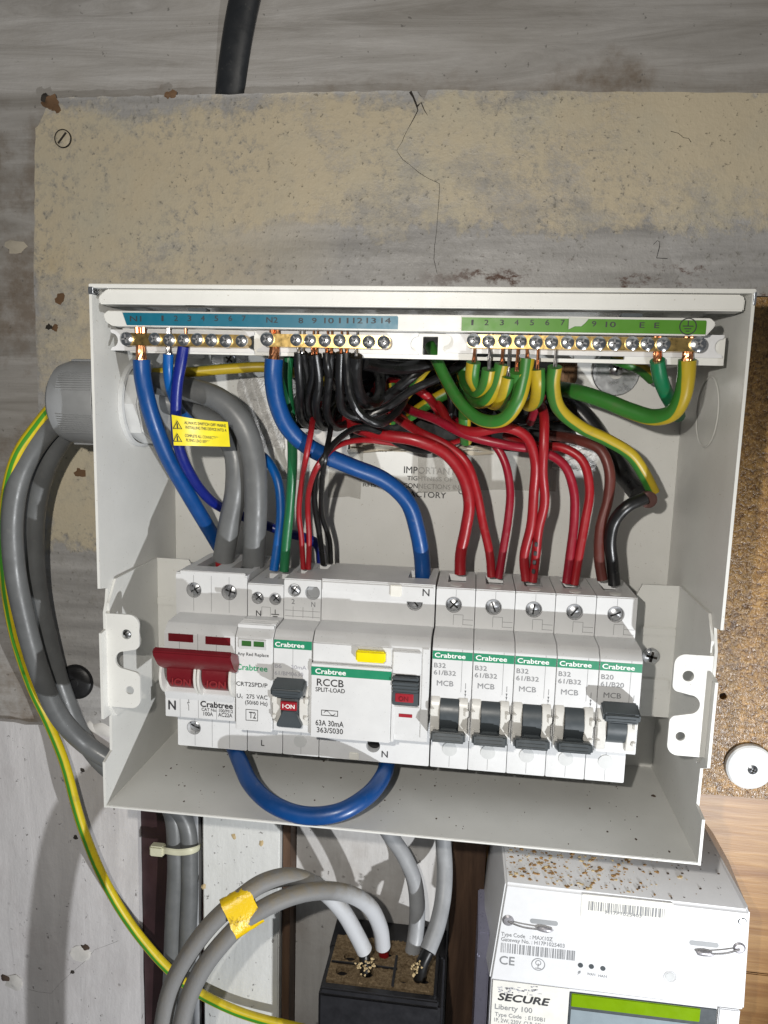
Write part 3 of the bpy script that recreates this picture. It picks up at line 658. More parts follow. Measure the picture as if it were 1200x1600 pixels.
def toggle(parent, x0, up, w=15.3, tag_on=False):
    """dark barrel with a ribbed paddle between moulded cheeks"""
    xc = x0 + 9; zc = 49.5; yb = NY + 4.5; rb = 8.6
    MB().cyl((xc - .5, yb, zc), rb, 8.2, 'x', 32, .2).build('toggle_barrel', 'dark_grey', parent)
    for sx in (-1, 1):
        ck_ = [(NY + .2, zc + 8.2), (NY - 1.6, zc + 6.4), (NY - 2.6, zc + 3), (NY - 2.8, zc - 2), (NY - 2.2, zc - 6.6), (NY - 1.2, zc - 10.2), (NY + .2, zc - 11)]
        xo = xc - .5 + sx * 6.2
        MB().prism(ck_, xo - 1.9, xo + 1.9, 'x', .25).build('cheek', 'cheek_plastic', parent)
        B('cheek_rib', 'cheek_plastic', parent, xo - .9 + sx * 1.4, xo + .9 + sx * 1.4, NY - 3.6, NY + .1, zc + .2, zc + 3.6, bev=.4)
        B('cheek_rib', 'cheek_plastic', parent, xo - .9 + sx * 1.2, xo + .9 + sx * 1.2, NY - 3.2, NY + .1, zc - 7.6, zc - 5.2, bev=.4)
    a = .62 if up else -.70
    R_ = Matrix.Translation((xc - .3, yb, zc)) @ Matrix.Rotation(a, 4, 'X')
    t = bmesh.new(); bmesh.ops.create_cube(t, size=1); bmesh.ops.transform(t, matrix=Matrix.Diagonal((w, 9.5, 4.6, 1)), verts=t.verts)
    bmesh.ops.bevel(t, geom=list(t.edges), offset=.9, segments=3, affect='EDGES')
    if up: RR = Matrix.Translation((xc - .3, NY - 6.0, zc + 9.2)) @ Matrix.Rotation(.28, 4, 'X')
    else: RR = Matrix.Translation((xc - .6, NY - 5.2, zc - 8.2)) @ Matrix.Rotation(-.30, 4, 'X')
    b = MB(); b.add(t, RR); pad = b.build('toggle_paddle', 'dark_grey', parent)
    b = MB()
    for k in (-1.5, 0, 1.5):
        t = bmesh.new(); bmesh.ops.create_cube(t, size=1); bmesh.ops.transform(t, matrix=Matrix.Translation((0, -4.75, k)) @ Matrix.Diagonal((w - 4, .5, .45, 1)), verts=t.verts); b.add(t, RR)
    b.build('grip_rib', 'dark_grey', pad)
    # stem between barrel and paddle
    z_a, z_b = (zc + 5.0, zc + 9.2) if up else (zc - 9.0, zc - 5.0)
    B('toggle_stem', 'dark_grey', parent, xc - 4.5, xc + 3.6, NY - 5, NY + 2, z_a, z_b, bev=.8)

def mcb(i, rating, up, lab):
    x0 = 126.4 + 18.05 * i; x1 = x0 + 17.75
    t = thing('circuit_breaker', lab, 'circuit breaker', (x0 + 9, -20, SH0), 'single pole circuit breakers')
    sx = x0 + 8.1 + (.15 * i); sz = 94.8
    body(t, x0, x1, holes_top=[(sx, sz, 3.5)], holes_bot=[], wire=[(x0 + 4.6, x0 + 13.2, -47, -29)])
    terminal(t, sx, sz, 3.5, 1.4, .7 + .5 * i, style=i == 0)
    MB().cyl((x0 + 9, SY - .05, 24.2), 3.5, .5, 'y', 24, .1).build('terminal_cap', 'gland_nut', t)
    MB().lathe([(0, 0), (2.7, 0), (2.7, .14), (0, .14)], (x0 + 8.9, -52.3, SH1 + .02), 'z', 20).build('pressure_vent', 'white_ink', t)
    seam(t, x0 + 9, SH0 + .6, 36.5, SY); seam(t, x0 + 9, 98.6, 102, SY); seam(t, x0 + 13.2, 60, 79.4, NY)
    # latch outline on the shoulder
    for a in ((x0 + 8.2, x0 + 12.6, 90.2), (x0 + 12.6, x0 + 17.2, 88.0), (x0 + 12.6, x0 + 17.2, 85.6)): hseam(t, *a, SY)
    seam(t, x0 + 8.2, 85.2, 90.2, SY); seam(t, x0 + 12.6, 85.4, 90.2, SY)
    B('green_band', 'green_band', t, x0 + .1, x1 - .1, NY - .12, NY + .1, 74.6, 78.4, bev=0)
    text('Crabtree', t, x0 + 1.0, 75.5, 13.6, 2.1, NY - .2, 'white_ink', .022)
    text(rating, t, x0 + .9, 70.7, 5.2, 2.1, NY - .08, 'grey_ink', .004)
    text('61/' + rating, t, x0 + .9, 67.4, 9.8, 2.1, NY - .08, 'grey_ink', .004)
    text('MCB', t, x0 + 2.4, 62.4, 7.4, 2.4, NY - .08, 'grey_ink', .004)
    b = MB(); xa = x0 + 15.2
    b.box(xa - .12, xa + .12, NY - .12, NY + .05, 61.6, 64.2, 0); b.box(xa - .1, xa + .1, NY - .12, NY + .05, 58.0, 61, 0)
    for zz_ in (60.2, 58.6): b.prism([(xa - .45, zz_ + .6), (xa + .45, zz_ + .6), (xa, zz_ - .4)], NY - .12, NY + .05, 'y')
    b.plate(circ(xa, 56.8, .8, 16), [circ(xa, 56.8, .58, 16)], NY - .12, NY + .05); b.build('off_arrow', 'grey_ink', t)
    toggle(t, x0, up)
    return t
mcb(0, 'B32', False, 'circuit breaker marked B32 beside the residual current breaker, toggle down')
mcb(1, 'B32', False, 'second B32 circuit breaker from the residual current breaker, toggle down')
mcb(2, 'B32', False, 'third B32 circuit breaker from the residual current breaker, toggle down')
mcb(3, 'B32', False, 'B32 circuit breaker beside the B20 one, toggle down')
mcb(4, 'B20', True, 'circuit breaker marked B20 at right end of row, toggle up')

# residual current device, three modules wide
t = thing('residual_current_breaker', 'wide breaker marked RCCB split-load with yellow test button', 'residual current breaker', (98.5, -20, SH0))
x0, x1 = 72.3, 125.7
body(t, x0, x1, x0 + .3, x1 - .3, 34.8, 83.6, holes_top=[(116.4, 94.7, 3.5)], holes_bot=[(X(583, 1162, SY), 22.6, 3.4)], wire=[(112, 122, -46, -30)], zt=103.6)
terminal(t, 116.4, 94.7, 3.5, 1.6, .9)
MB().cyl((X(583, 1162, SY), SY + 4.6, 22.6), 3.3, .6, 'y', 24).build('terminal_hole', 'black_hole', t)
MB().prism([(x0 + .6, 102.2), (x1 - .6, 102.2), (x1 - .6, 95.2), (X(625, 941, SY), 95.2), (X(575, 938, SY), 95.2), (X(562, 930, SY), 98), (x0 + .6, 98.4)], SY - .55, SY + .1, 'y').build('raised_panel', 'device_plastic', t)
B('sealing_cap', 'white_sticker', t, X(610, 920, SY), X(628, 920, SY), SY - 1.6, SY, 97.4, 102.9, bev=.4)
B('sealing_cap', 'white_sticker', t, X(546, 1175, SY), X(561, 1175, SY), SY - .9, SY, 14.9, 18.6, bev=.4)
textp('N', t, 660, 931, 671, 11, SY - .6, 'ink', .012); textp('N', t, 596, 1183, 606, 10, SY - .1, 'ink', .015)
# front label plate, proud of the nose
fx0, fx1 = x0 - .2, X(611, 1090, NY - 2)
B('label_plate', 'device_plastic', t, fx0, fx1, NY - 2.0, NY, 34.2, 69.4, bev=.35)
B('label_plate_side', 'device_plastic', t, fx1 + .15, fx1 + 1.5, NY - 1.2, NY, 34.6, 69.0, bev=.25)
B('top_plate_front', 'device_plastic', t, fx0 + .4, fx1, NY - 1.2, NY, 69.9, 79.0, bev=.5)
yy = NY - 2.12
bz1, bz0 = 67.9, 63.9
B('green_band', 'green_band', t, fx0 + .1, fx1 - .1, yy, yy + .3, bz0, bz1, bev=0)
tp_ = lambda s, a, b_, c_, h, mt='ink', bo=0., y=yy: textp(s, t, a, b_, c_, h, y, mt, bo)
text('Crabtree', t, fx0 + 2.0, bz0 + .9, 14, 2.3, yy - .06, 'white_ink', .022)
tp_('RCCB', 495, 1071, 537, 11, 'ink', .006); tp_('SPLIT-LOAD', 493, 1080, 539, 6.5, 'ink', .006)
tp_('63A 30mA', 493, 1133, 537, 8.5, 'ink', .004); tp_('363/S030', 495, 1144, 536, 8, 'ink', .004)
c0, c1 = U(502, 1109, yy), U(528, 1120, yy); b = MB()
b.plate([(c0.x, c0.z), (c1.x, c0.z), (c1.x, c1.z), (c0.x, c1.z)], [[(c0.x + .3, c0.z - .3), (c1.x - .3, c0.z - .3), (c1.x - .3, c1.z + .3), (c0.x + .3, c1.z + .3)]], yy, yy + .1)
zc_ = (c0.z + c1.z) / 2; N = 14; sw = [(c0.x + 1.2 + (c1.x - c0.x - 2.4) * i / N, zc_ + 1.0 * math.sin(2 * PI * i / N)) for i in range(N + 1)]
b.plate([(a, z_ + .16) for a, z_ in sw] + [(a, z_ - .16) for a, z_ in reversed(sw)], [], yy, yy + .1); b.build('sine_symbol', 'ink', t)
a, c_ = U(556, 1016, NY - 4), U(602, 1037, NY - 4)
B('test_button', 'yellow_button', t, a.x, c_.x, NY - 4.6, NY - 1, c_.z, a.z, bev=.7)
# toggle well on the right, black ribbed rocker with a red foot
wx0, wx1 = X(614, 1060, NY), X(656, 1060, NY)
B('toggle_well', 'black_hole', t, wx0 - .2, wx1 + .2, NY - .3, NY + .1, 52.2, 66.5, bev=.2)
for k in range(4): B('toggle_rib', 'dark_grey', t, wx0, wx1 - .3, NY - 4.2 + .8 * abs(k - 1), NY, 64.6 - 1.9 * k, 66.2 - 1.9 * k, bev=.35)
B('toggle_base', 'dark_grey', t, wx0, wx1 - .3, NY - 2, NY, 52.5, 59, bev=.4)
B('toggle_red_mark', 'red_mark', t, wx0 + 1.5, wx1 - 2.4, NY - 2.3, NY - 1, 54.2, 58.2, bev=.2)
text('ON', t, wx0 + 3, 54.8, 4.4, 2.2, NY - 2.4, 'red_plastic', .02)
B('well_frame', 'device_plastic', t, wx0 - .3, wx1 + .5, NY - 1.6, NY, 66.8, 77.5, bev=.4); B('well_frame', 'device_plastic', t, wx0 - .3, wx1 + .5, NY - .8, NY, 38, 51.8, bev=.4)
B('side_rail', 'device_plastic', t, wx1 + .9, x1 - .5, NY - .5, NY, 37, 79, bev=.3)
a, c_ = U(623, 1115, NY - 1), U(644, 1122, NY - 1); B('flag_window', 'red_mark', t, a.x, c_.x, NY - 1.0, NY - .5, c_.z, a.z, bev=.1)

# miniature breaker with residual current protection
t = thing('miniature_breaker', 'narrow breaker with red I-ON flag beside the wide RCCB', 'circuit breaker', (63, -20, SH0))
x0, x1 = 54.2, 72.0
body(t, x0, x1, nz0=34.6, nz1=82.8, holes_top=[(59.2, 97.3, 2.9), (67.9, 96.6, 3.6)], wire=[(x0 + 2.5, x0 + 7, -46, -34), (x0 + 10, x0 + 16, -34, -24)])
terminal(t, 59.2, 97.3, 2.9, .8, .6, style=1); MB().cyl((67.9, SY + 4.2, 96.6), 3.5, .8, 'y', 20).build('terminal_hole', 'gland_grey', t)
MB().cyl((X(469, 1158, SY), SY - .05, Z(469, 1158, SY)), 3.2, .5, 'y', 24, .1).build('terminal_cap', 'gland_nut', t)
text('2', t, 57.8, 90.6, 1.6, 2.4, SY - .08, 'grey_ink'); text('N', t, 67.4, 89.7, 1.9, 2.4, SY - .08, 'grey_ink')
for a in ((54.6, 71.6, 87.4), (54.6, 71.6, 84.6)): hseam(t, *a, SY)
for xx in (58.6, 63.4, 68.2): seam(t, xx, 84, 89.4, SY)
seam(t, 63.2, SH0 + .5, 34, SY); seam(t, 63.2, 56, 78, NY)
B('green_band', 'green_band', t, x0 + .1, x1 - .1, NY - .12, NY + .1, 74.6, 78.6, bev=0)
text('Crabtree', t, x0 + .7, 75.5, 13.6, 2.1, NY - .2, 'white_ink', .022)
textp('B6', t, 429, 1043, 440, 6, NY - .08, 'pale_ink'); textp('30mA', t, 455, 1045, 479, 6, NY - .08, 'pale_ink'); textp('61/BM0630', t, 429, 1054, 474, 6, NY - .08, 'pale_ink')
B('rating_mark', 'pale_ink', t, X(430, 1068, NY), X(446, 1068, NY), NY - .07, NY + .05, Z(430, 1070, NY), Z(430, 1066, NY), bev=0)
toggle(t, x0, True, 14.6)
a, c_ = U(437, 1106, NY - 5), U(463, 1119, NY - 5)
B('on_flag', 'red_mark', t, x0 + 4.7, x0 + 12.2, NY - 5.2, NY, 47.4, 51.4, bev=.2); text('I·ON', t, x0 + 5.7, 48.5, 5.6, 1.9, NY - 5.3, 'white_ink', .02)
MB().prism([(x0 + 5.6, 47), (x0 + 11.4, 47), (x0 + 14.4, 40), (x0 + 14.0, 39), (x0 + 3.0, 39), (x0 + 2.6, 40)], NY - 4.6, NY - 1, 'y', .3).build('toggle_skirt', 'dark_grey', t)

# surge protector
t = thing('surge_protector', 'surge protector marked T2 with two green status windows', 'surge protector', (45, -20, SH0))
x0, x1 = 36.4, 53.9
body(t, x0, x1, nz0=34.4, nz1=83.4, holes_top=[(41.3, 92.5, 2.7), (49.9, 92.3, 2.7)], wire=[(x0 + 4.5, x0 + 9, -46, -36), (x0 + 11, x0 + 16, -46, -36)], zt=99.5)
for xx in (41.3, 49.9): terminal(t, xx, 92.5, 2.7, 2.6, .8, 'zinc', 1)
for k in range(4): B('vent_rib', 'device_plastic', t, x0 + .2, x1 - .2, NY + 2.2 + k * 2.6, NY + 3.2 + k * 2.6, 82.4, 84.2, bev=.2)
B('cartridge', 'device_plastic', t, x0 + .1, x1 - .1, NY - .8, NY, 34.2, 79.2, bev=.35)
y_ = NY - .88
textp('N', t, 400, 962, 408, 8.5, SY - .1, 'ink', .006)
b = MB(); cx_, cz_ = X(430, 960, SY), Z(430, 960, SY)
for dz, w in ((0, 1.9), (-1, 1.2), (-2, .6)): b.box(cx_ - w, cx_ + w, SY - .12, SY + .05, cz_ + dz - .2, cz_ + dz + .2, 0)
b.box(cx_ - .18, cx_ + .18, SY - .12, SY + .05, cz_, cz_ + 2.4, 0); b.build('earth_symbol', 'ink', t)
hseam(t, 43.3, 47.5, 88.2, SY); seam(t, 43.3, 84, 88.2, SY); seam(t, 47.5, 84, 88.2, SY)
a, c_ = U(374, 998, y_), U(416, 1015, y_)
MB().plate([(a.x, a.z), (c_.x, a.z), (c_.x, c_.z), (a.x, c_.z)], [rrect(a.x + 1.2, (a.x + c_.x) / 2 - .5, c_.z + 1.2, a.z - .5, .2), rrect((a.x + c_.x) / 2 + .5, c_.x - .8, c_.z + 1.2, a.z - .5, .2)], y_ - .7, y_).build('window_frame', 'gland_nut', t)
for k in (0, 1):
    xa = a.x + .8 if k == 0 else (a.x + c_.x) / 2 + .3
    B('status_window', 'window_green', t, xa, xa + (c_.x - a.x) / 2 - 1.2, y_ - .3, y_ + .1, c_.z + 1, a.z - .4, bev=0)
tp_ = lambda s, a, b_, c_, h, mt='ink', bo=0.: textp(s, t, a, b_, c_, h, y_, mt, bo)
tp_('Any Red Replace', 371, 1023.5, 420, 5, 'ink', .004); tp_('Crabtree', 369, 1046, 418, 9, 'green_ink', .02); tp_('CRT2SPD/P', 369, 1071, 418, 6.5, 'ink', .004)
tp_('U', 370, 1090, 376, 6.5); tp_('c', 377, 1091, 379.5, 4); tp_('275 VAC', 385, 1091, 418, 6.5, 'ink', .004); tp_('(50/60 Hz)', 383, 1100, 418, 6, 'ink', .002); tp_('T2', 389, 1122, 400, 10, 'ink', .004)
a, c_ = U(384, 1108, y_), U(403, 1127, y_); MB().plate([(a.x, a.z), (c_.x, a.z), (c_.x, c_.z), (a.x, c_.z)], [[(a.x + .22, a.z - .22), (c_.x - .22, a.z - .22), (c_.x - .22, c_.z + .22), (a.x + .22, c_.z + .22)]], y_ - .05, y_ + .1).build('box_outline', 'ink', t)
textp('L', t, 408, 1165, 413, 9, SY - .1, 'ink', .004)

# main switch, two modules
t = thing('main_switch', 'main switch with wide dark red lever at left end of row', 'switch', (19, -20, SH0))
x0, x1 = 0.6, 36.0
body(t, x0, x1, x0 + 1.6, x1, 37.4, 83.0, holes_top=[(9.6, 94.5, 3.5), (27.2, 94.4, 3.6)], holes_bot=[(X(303, 1137, SY), Z(303, 1137, SY), 3.3)], wire=[(x0 + 4, x0 + 15, -42, -12), (x0 + 22, x0 + 33, -42, -12)], top_back=-10)
terminal(t, 9.6, 94.5, 3.5, 2.6, 1.0, 'zinc', 1); terminal(t, 27.2, 94.4, 3.6, 2.6, .3, 'zinc', 1); terminal(t, X(303, 1137, SY), Z(303, 1137, SY), 3.3, 2.6, .4, 'zinc')
for f in (.25, .5, .75):
    xx = x0 + (x1 - x0) * f; seam(t, xx, 84.2, 102, SY); seam(t, xx, SH0 + .5, 36.6, SY); seam(t, xx, 38, 78.6, NY)
B('top_ledge', 'device_plastic', t, x0 + 2, x1 - 1, SY - .1, SY + 3, 101.5, 104, bev=.4)
for q in ((263, 989, 302, 1004), (321, 994, 360, 1009)):
    a, c_ = U(q[0], q[1], NY), U(q[2], q[3], NY); B('contact_window', 'red_plastic', t, a.x, c_.x, NY - .25, NY + .1, c_.z, a.z, bev=.1)
# lever: wedge bar over two barrels with raised I ON
lx0, lx1 = 2.6, 38.6
MB().prism([(NY - 14.2, 74.0), (NY - 12.4, 75.6), (NY - 3, 71.4), (NY - 1, 66), (NY - 4.6, 63.0), (NY - 9.4, 66.2), (NY - 13.8, 72.0)], lx0, lx1, 'x', .5).build('lever', 'red_plastic', t)
for xa, xb in ((5.4, 18.0), (22.0, 34.8)):
    br_ = MB().cyl(((xa + xb) / 2, NY + 3.5, 60.8), 9.2, xb - xa, 'x', 36, .3).build('lever_barrel', 'red_plastic', t)
    text('ION' if xa > 20 else 'ION', t, xa + 2.6, 55.6, 9, 3.4, NY - 5.75, 'red_emboss', .02, name='raised_lettering')
for xa in (2.2, 18.5, 20.1, 35.0):
    MB().cyl((xa + .75, NY + 3.2, 59.6), 10.6, 1.2, 'x', 36, .3).build('cheek', 'cheek_plastic', t)
MB().prism([(NY + .1, 46.5), (NY - 1.2, 48.5), (NY - 2.2, 51), (NY + .1, 54)], x0 + 2, x1 - .5, 'x', .2).build('lever_sill', 'device_plastic', t)
tp_ = lambda s, a, b_, c_, h, mt='ink', bo=0.: textp(s, t, a, b_, c_, h, NY - .1, mt, bo)
tp_('N', 263, 1108, 275, 14, 'ink', .03); tp_('Crabtree', 313, 1104, 364, 9, 'ink', .03); tp_('CAT No. 100/M12', 315, 1110.5, 364, 4.8, 'ink', .004); tp_('100A', 318, 1118, 333, 6, 'ink', .006); tp_('AC22A', 341, 1119.5, 363, 6, 'ink', .006)
b = MB(); cx_ = X(295, 1100, NY); z_ = Z(295, 1100, NY); b.box(cx_ - .1, cx_ + .1, NY - .1, NY + .05, z_ + 1, z_ + 3.6, 0); b.box(cx_ - .1, cx_ + .1, NY - .1, NY + .05, z_ - 3.2, z_ - .9, 0); b.box(cx_ - .45, cx_ + .45, NY - .1, NY + .05, z_ + .6, z_ + .85, 0); b.prism([(cx_ - .1, z_ - 1), (cx_ + .1, z_ - 1), (cx_ - .5, z_ + .9), (cx_ - .7, z_ + .8)], NY - .1, NY + .05, 'y'); b.build('switch_symbol', 'ink', t)

# ------------------------------------------------------------------ wires
def wire(name, lab, cat, pts, r, mat, group=None, twist=0., phase=0., cond=None, cmat='copper', n=14, rough=.0, flat=1., marks=None):
    P = UP(pts)
    if rough:
        P = [P[0]] + [p + Vector([random.uniform(-rough, rough) for _ in range(3)]) for p in P[1:-1]] + [P[-1]]
    t = thing(name, lab, cat, P[0], group)
    MB().tube(P, r, n, 8, twist, phase=phase, flat=flat).build('insulation', mat, t)
    if cond:                                                # bare strands between the insulation and the clamp
        a, top, cr, ns = P[0], Vector(U(*cond[0])), cond[1], cond[2]
        b = MB()
        for k in range(ns):
            an = 2 * PI * k / ns; off = Vector((math.cos(an), math.sin(an), 0)) * (cr * (.58 if ns > 1 else 0)); off2 = Vector((math.cos(an + .9), math.sin(an + .9), 0)) * (cr * (.5 if ns > 1 else 0))
            d = (P[1] - a).normalized()
            b.tube([a + d * 1.5 + off, a + off, a.lerp(top, .5) + off2, top + off2 * .8], cr * (.5 if ns > 1 else 1), 8, 4)
        b.build('conductor', cmat, t)
        # stub showing above the bar
        up = top + Vector((0, 0, 9.2)); b = MB()
        for k in range(max(1, ns - 2)):
            an = 2 * PI * k / max(1, ns); off = Vector((math.cos(an), math.sin(an), 0)) * (cr * (.55 if ns > 1 else 0))
            b.tube([top + Vector((0, 0, 3)) + off, up + off + Vector((random.uniform(-.3, .3), 0, random.uniform(-.8, .4)))], cr * (.5 if ns > 1 else 1), 8, 3)
        b.build('conductor_end', cmat, t)
    return t
Yb = -77.8
# blue neutrals
wire('neutral_tail', 'thick blue tail from N1 clamp down behind the grey cables', 'cable', [(221, 562, Yb), (223, 590, -77), (234, 640, -73), (260, 710, -62), (296, 775, -46), (333, 838, -25), (352, 872, -12), (362, 900, -6)], 3.75, 'pvc_blue', cond=((220, 540, Yb), 2.3, 7), n=18)
wire('neutral_wire', 'light blue wire from terminal 1 passing behind the grey cables to surge protector', 'wire', [(263, 553, Yb), (263, 580, -76), (268, 612, -70), (284, 645, -58), (330, 680, -34), (380, 700, -28), (413, 715, -34), (433, 748, -38), (439, 800, -39), (434, 850, -40), (428, 891, -41)], 2.35, 'pvc_light_blue', cond=((263, 540, Yb), 1.2, 5), cmat='tin_wire')
wire('neutral_wire', 'dark blue wire from terminal 2 hanging behind the yellow label', 'wire', [(287, 541, Yb), (283, 565, -77), (277, 600, -75), (275, 650, -71), (280, 700, -65), (303, 750, -52), (333, 785, -36), (370, 803, -18), (440, 830, -12), (495, 850, -14), (503, 885, -18)], 2.5, 'pvc_dark_blue', cond=((288, 536, Yb), 1.1, 3))
wire('neutral_tail', 'thick blue tail from N2 clamp sweeping right to the wide breaker', 'cable', [(428, 561, Yb), (427, 590, -77), (433, 630, -74), (450, 668, -70), (485, 700, -64), (545, 727, -57), (600, 750, -50), (637, 785, -45), (652, 830, -41), (659, 870, -38), (661, 905, -37)], 3.9, 'pvc_blue', cond=((429, 540, Yb), 2.3, 7), n=18)
wire('neutral_link', 'thick blue loop lying under the devices inside the box', 'cable', [(350, 1140, -44), (364, 1164, -48), (375, 1190, -60), (392, 1225, -73), (425, 1256, -83), (475, 1274, -87), (530, 1269, -86), (572, 1245, -78), (596, 1217, -63), (604, 1196, -50), (605, 1172, -43), (605, 1150, -42)], 4.0, 'pvc_blue', n=18)
# earths and grey tails on the left
wire('earth_wire', 'green earth wire running down to the surge protector', 'wire', [(458, 520, -60), (451, 560, -60), (449, 600, -58), (455, 660, -54), (457, 720, -50), (453, 790, -46), (447, 850, -43), (444, 892, -42)], 2.35, 'pvc_green')
wire('earth_tail', 'yellow and green earth cable crossing behind the blue tails from gland', 'cable', [(190, 588, -48), (240, 583, -46), (300, 581, -42), (360, 576, -38), (420, 574, -34), (470, 585, -24), (520, 600, -10)], 2.55, 'pvc_earth', phase=.42)
wire('supply_tail', 'grey supply tail curving from gland, nearer to the yellow label', 'cable', [(190, 602, -50), (230, 597, -46), (290, 607, -45), (345, 626, -46), (380, 664, -46), (396, 715, -44), (400, 780, -41), (398, 835, -37), (396, 882, -33)], 5.7, 'pvc_grey', n=20)
wire('supply_tail', 'grey supply tail entering the main switch on its left', 'cable', [(190, 628, -44), (230, 622, -38), (290, 640, -33), (340, 666, -36), (366, 705, -38), (369, 760, -38), (359, 815, -35), (349, 874, -31)], 5.5, 'pvc_grey', n=20)
for (px, py, y_, l) in ((347, 872, -30, 'left'), (396, 879, -32, 'right')):
    p = U(px, py, y_); o = MB().tube([p + Vector((0, 0, 5)), p, p + Vector((.5, -.5, -6))], 3.6, 14).build('tail_core', 'pvc_red', None); tag(o, 'short red core below the end of %s grey supply tail' % l, 'cable core', 'supply tail cores')
# small control wires to the miniature breaker
wire('control_wire', 'thin red wire dropping over the blue tail to miniature breaker', 'wire', [(474, 889, -40), (471, 840, -42), (467, 800, -46), (472, 750, -56), (478, 715, -71), (485, 680, -70), (489, 655, -58), (500, 630, -30)], 1.35, 'pvc_red', n=10)
wire('control_wire', 'thin red wire arching right above the blue tail', 'wire', [(482, 889, -40), (483, 840, -42), (481, 800, -47), (483, 765, -58), (497, 727, -70), (522, 700, -60), (560, 688, -46), (610, 692, -36), (660, 703, -26), (700, 694, -18), (740, 680, -4)], 1.35, 'pvc_red', n=10)
wire('control_wire', 'thin black wire arching over the blue tail, left of its twin', 'wire', [(505, 882, -29), (500, 840, -34), (492, 790, -46), (492, 750, -58), (503, 720, -70), (525, 690, -62), (560, 668, -50), (590, 674, -46), (625, 695, -38), (665, 705, -28), (720, 690, -8)], 1.45, 'pvc_black', n=10)
wire('control_wire', 'thin black wire kinked beside the red ones, right of its twin', 'wire', [(517, 880, -28), (515, 845, -30), (503, 805, -40), (503, 760, -55), (508, 715, -70), (515, 680, -58), (520, 650, -38), (530, 625, -15)], 1.3, 'pvc_black', n=10)
# black neutrals under N2
blk = [
 ([(466, 551, Yb), (466, 575, -76), (468, 610, -70), (468, 640, -60), (478, 662, -46), (500, 645, -24), (520, 600, -5)], 1.9, 'leftmost black wire hanging from terminal 8'),
 ([(473, 551, Yb), (479, 590, -70), (480, 625, -62), (490, 658, -48), (520, 635, -20), (555, 600, -2)], 1.8, 'black wire beside the leftmost one under terminal 8'),
 ([(488, 553, Yb), (489, 585, -72), (482, 618, -66), (488, 652, -56), (508, 668, -40), (535, 640, -15), (560, 610, -2)], 1.9, 'black wire bowed left under terminal 9'),
 ([(494, 553, Yb), (499, 595, -73), (494, 635, -66), (503, 664, -52), (535, 650, -25), (570, 610, -2)], 1.9, 'straight black wire under terminal 9'),
 ([(510, 551, Yb), (512, 575, -76), (520, 600, -66), (535, 610, -50), (565, 600, -20), (590, 590, -2)], 1.7, 'short black wire curling right under terminal 10'),
 ([(517, 551, Yb), (514, 600, -70), (510, 645, -60), (525, 668, -45), (560, 645, -18), (590, 610, -2)], 1.9, 'long black wire hanging under terminal 10'),
 ([(532, 551, Yb), (532, 600, -72), (535, 640, -62), (560, 652, -56), (600, 640, -54), (640, 612, -48), (690, 588, -42), (730, 565, -34), (760, 550, -20)], 2.0, 'black wire under terminal 11 rising across to the right'),
 ([(541, 551, Yb), (543, 590, -76), (550, 625, -74), (565, 650, -70), (590, 661, -66), (612, 652, -56), (630, 628, -42), (634, 600, -24), (620, 585, -5)], 1.9, 'black wire under terminal 11 in a wide bottom loop'),
 ([(556, 556, Yb), (556, 590, -72), (563, 622, -62), (580, 632, -50), (594, 615, -34), (592, 585, -18), (580, 570, -4)], 2.9, 'stout black wire looping under terminal 12'),
 ([(566, 566, -70), (590, 572, -56), (630, 574, -44), (680, 566, -36), (720, 550, -26), (740, 535, -20)], 3.2, 'stout black wire lying across just below the terminal frame'),
 ([(540, 640, -30), (600, 622, -34), (650, 582, -38), (680, 560, -36), (700, 540, -30)], 2.6, 'black wire rising diagonally behind the crossing one'),
 ([(660, 620, -12), (690, 596, -26), (705, 620, -30), (702, 650, -28), (680, 655, -18), (650, 640, -4)], 1.9, 'small round loop of black wire right of centre'),
 ([(530, 590, -25), (545, 625, -28), (570, 645, -24), (600, 640, -14), (640, 640, -4)], 2.6, 'black wire glimpsed low in the bundle between terminals 11 and 12'),
 ([(470, 580, -34), (480, 620, -34), (500, 650, -28), (540, 655, -14), (570, 640, -3)], 2.8, 'black wire low at the left edge of the black bundle'),
 ([(720, 560, -30), (760, 600, -30), (790, 650, -24), (850, 665, -16), (890, 670, -5)], 2.4, 'black wire behind the yellow and green loops'),
 ([(740, 640, -20), (780, 660, -26), (830, 655, -24), (870, 650, -10)], 2.4, 'short black wire showing beneath the yellow and green loops'),
]
for i, (pts, r, lab) in enumerate(blk):
    wire('neutral_wire', lab, 'wire', pts, r, 'pvc_black', 'black neutral wires', rough=.25, n=12, cond=((pts[0][0], 538, Yb), .75, 3) if i < 9 else None, cmat='copper' if i not in (0, 1, 8) else 'tin_wire')
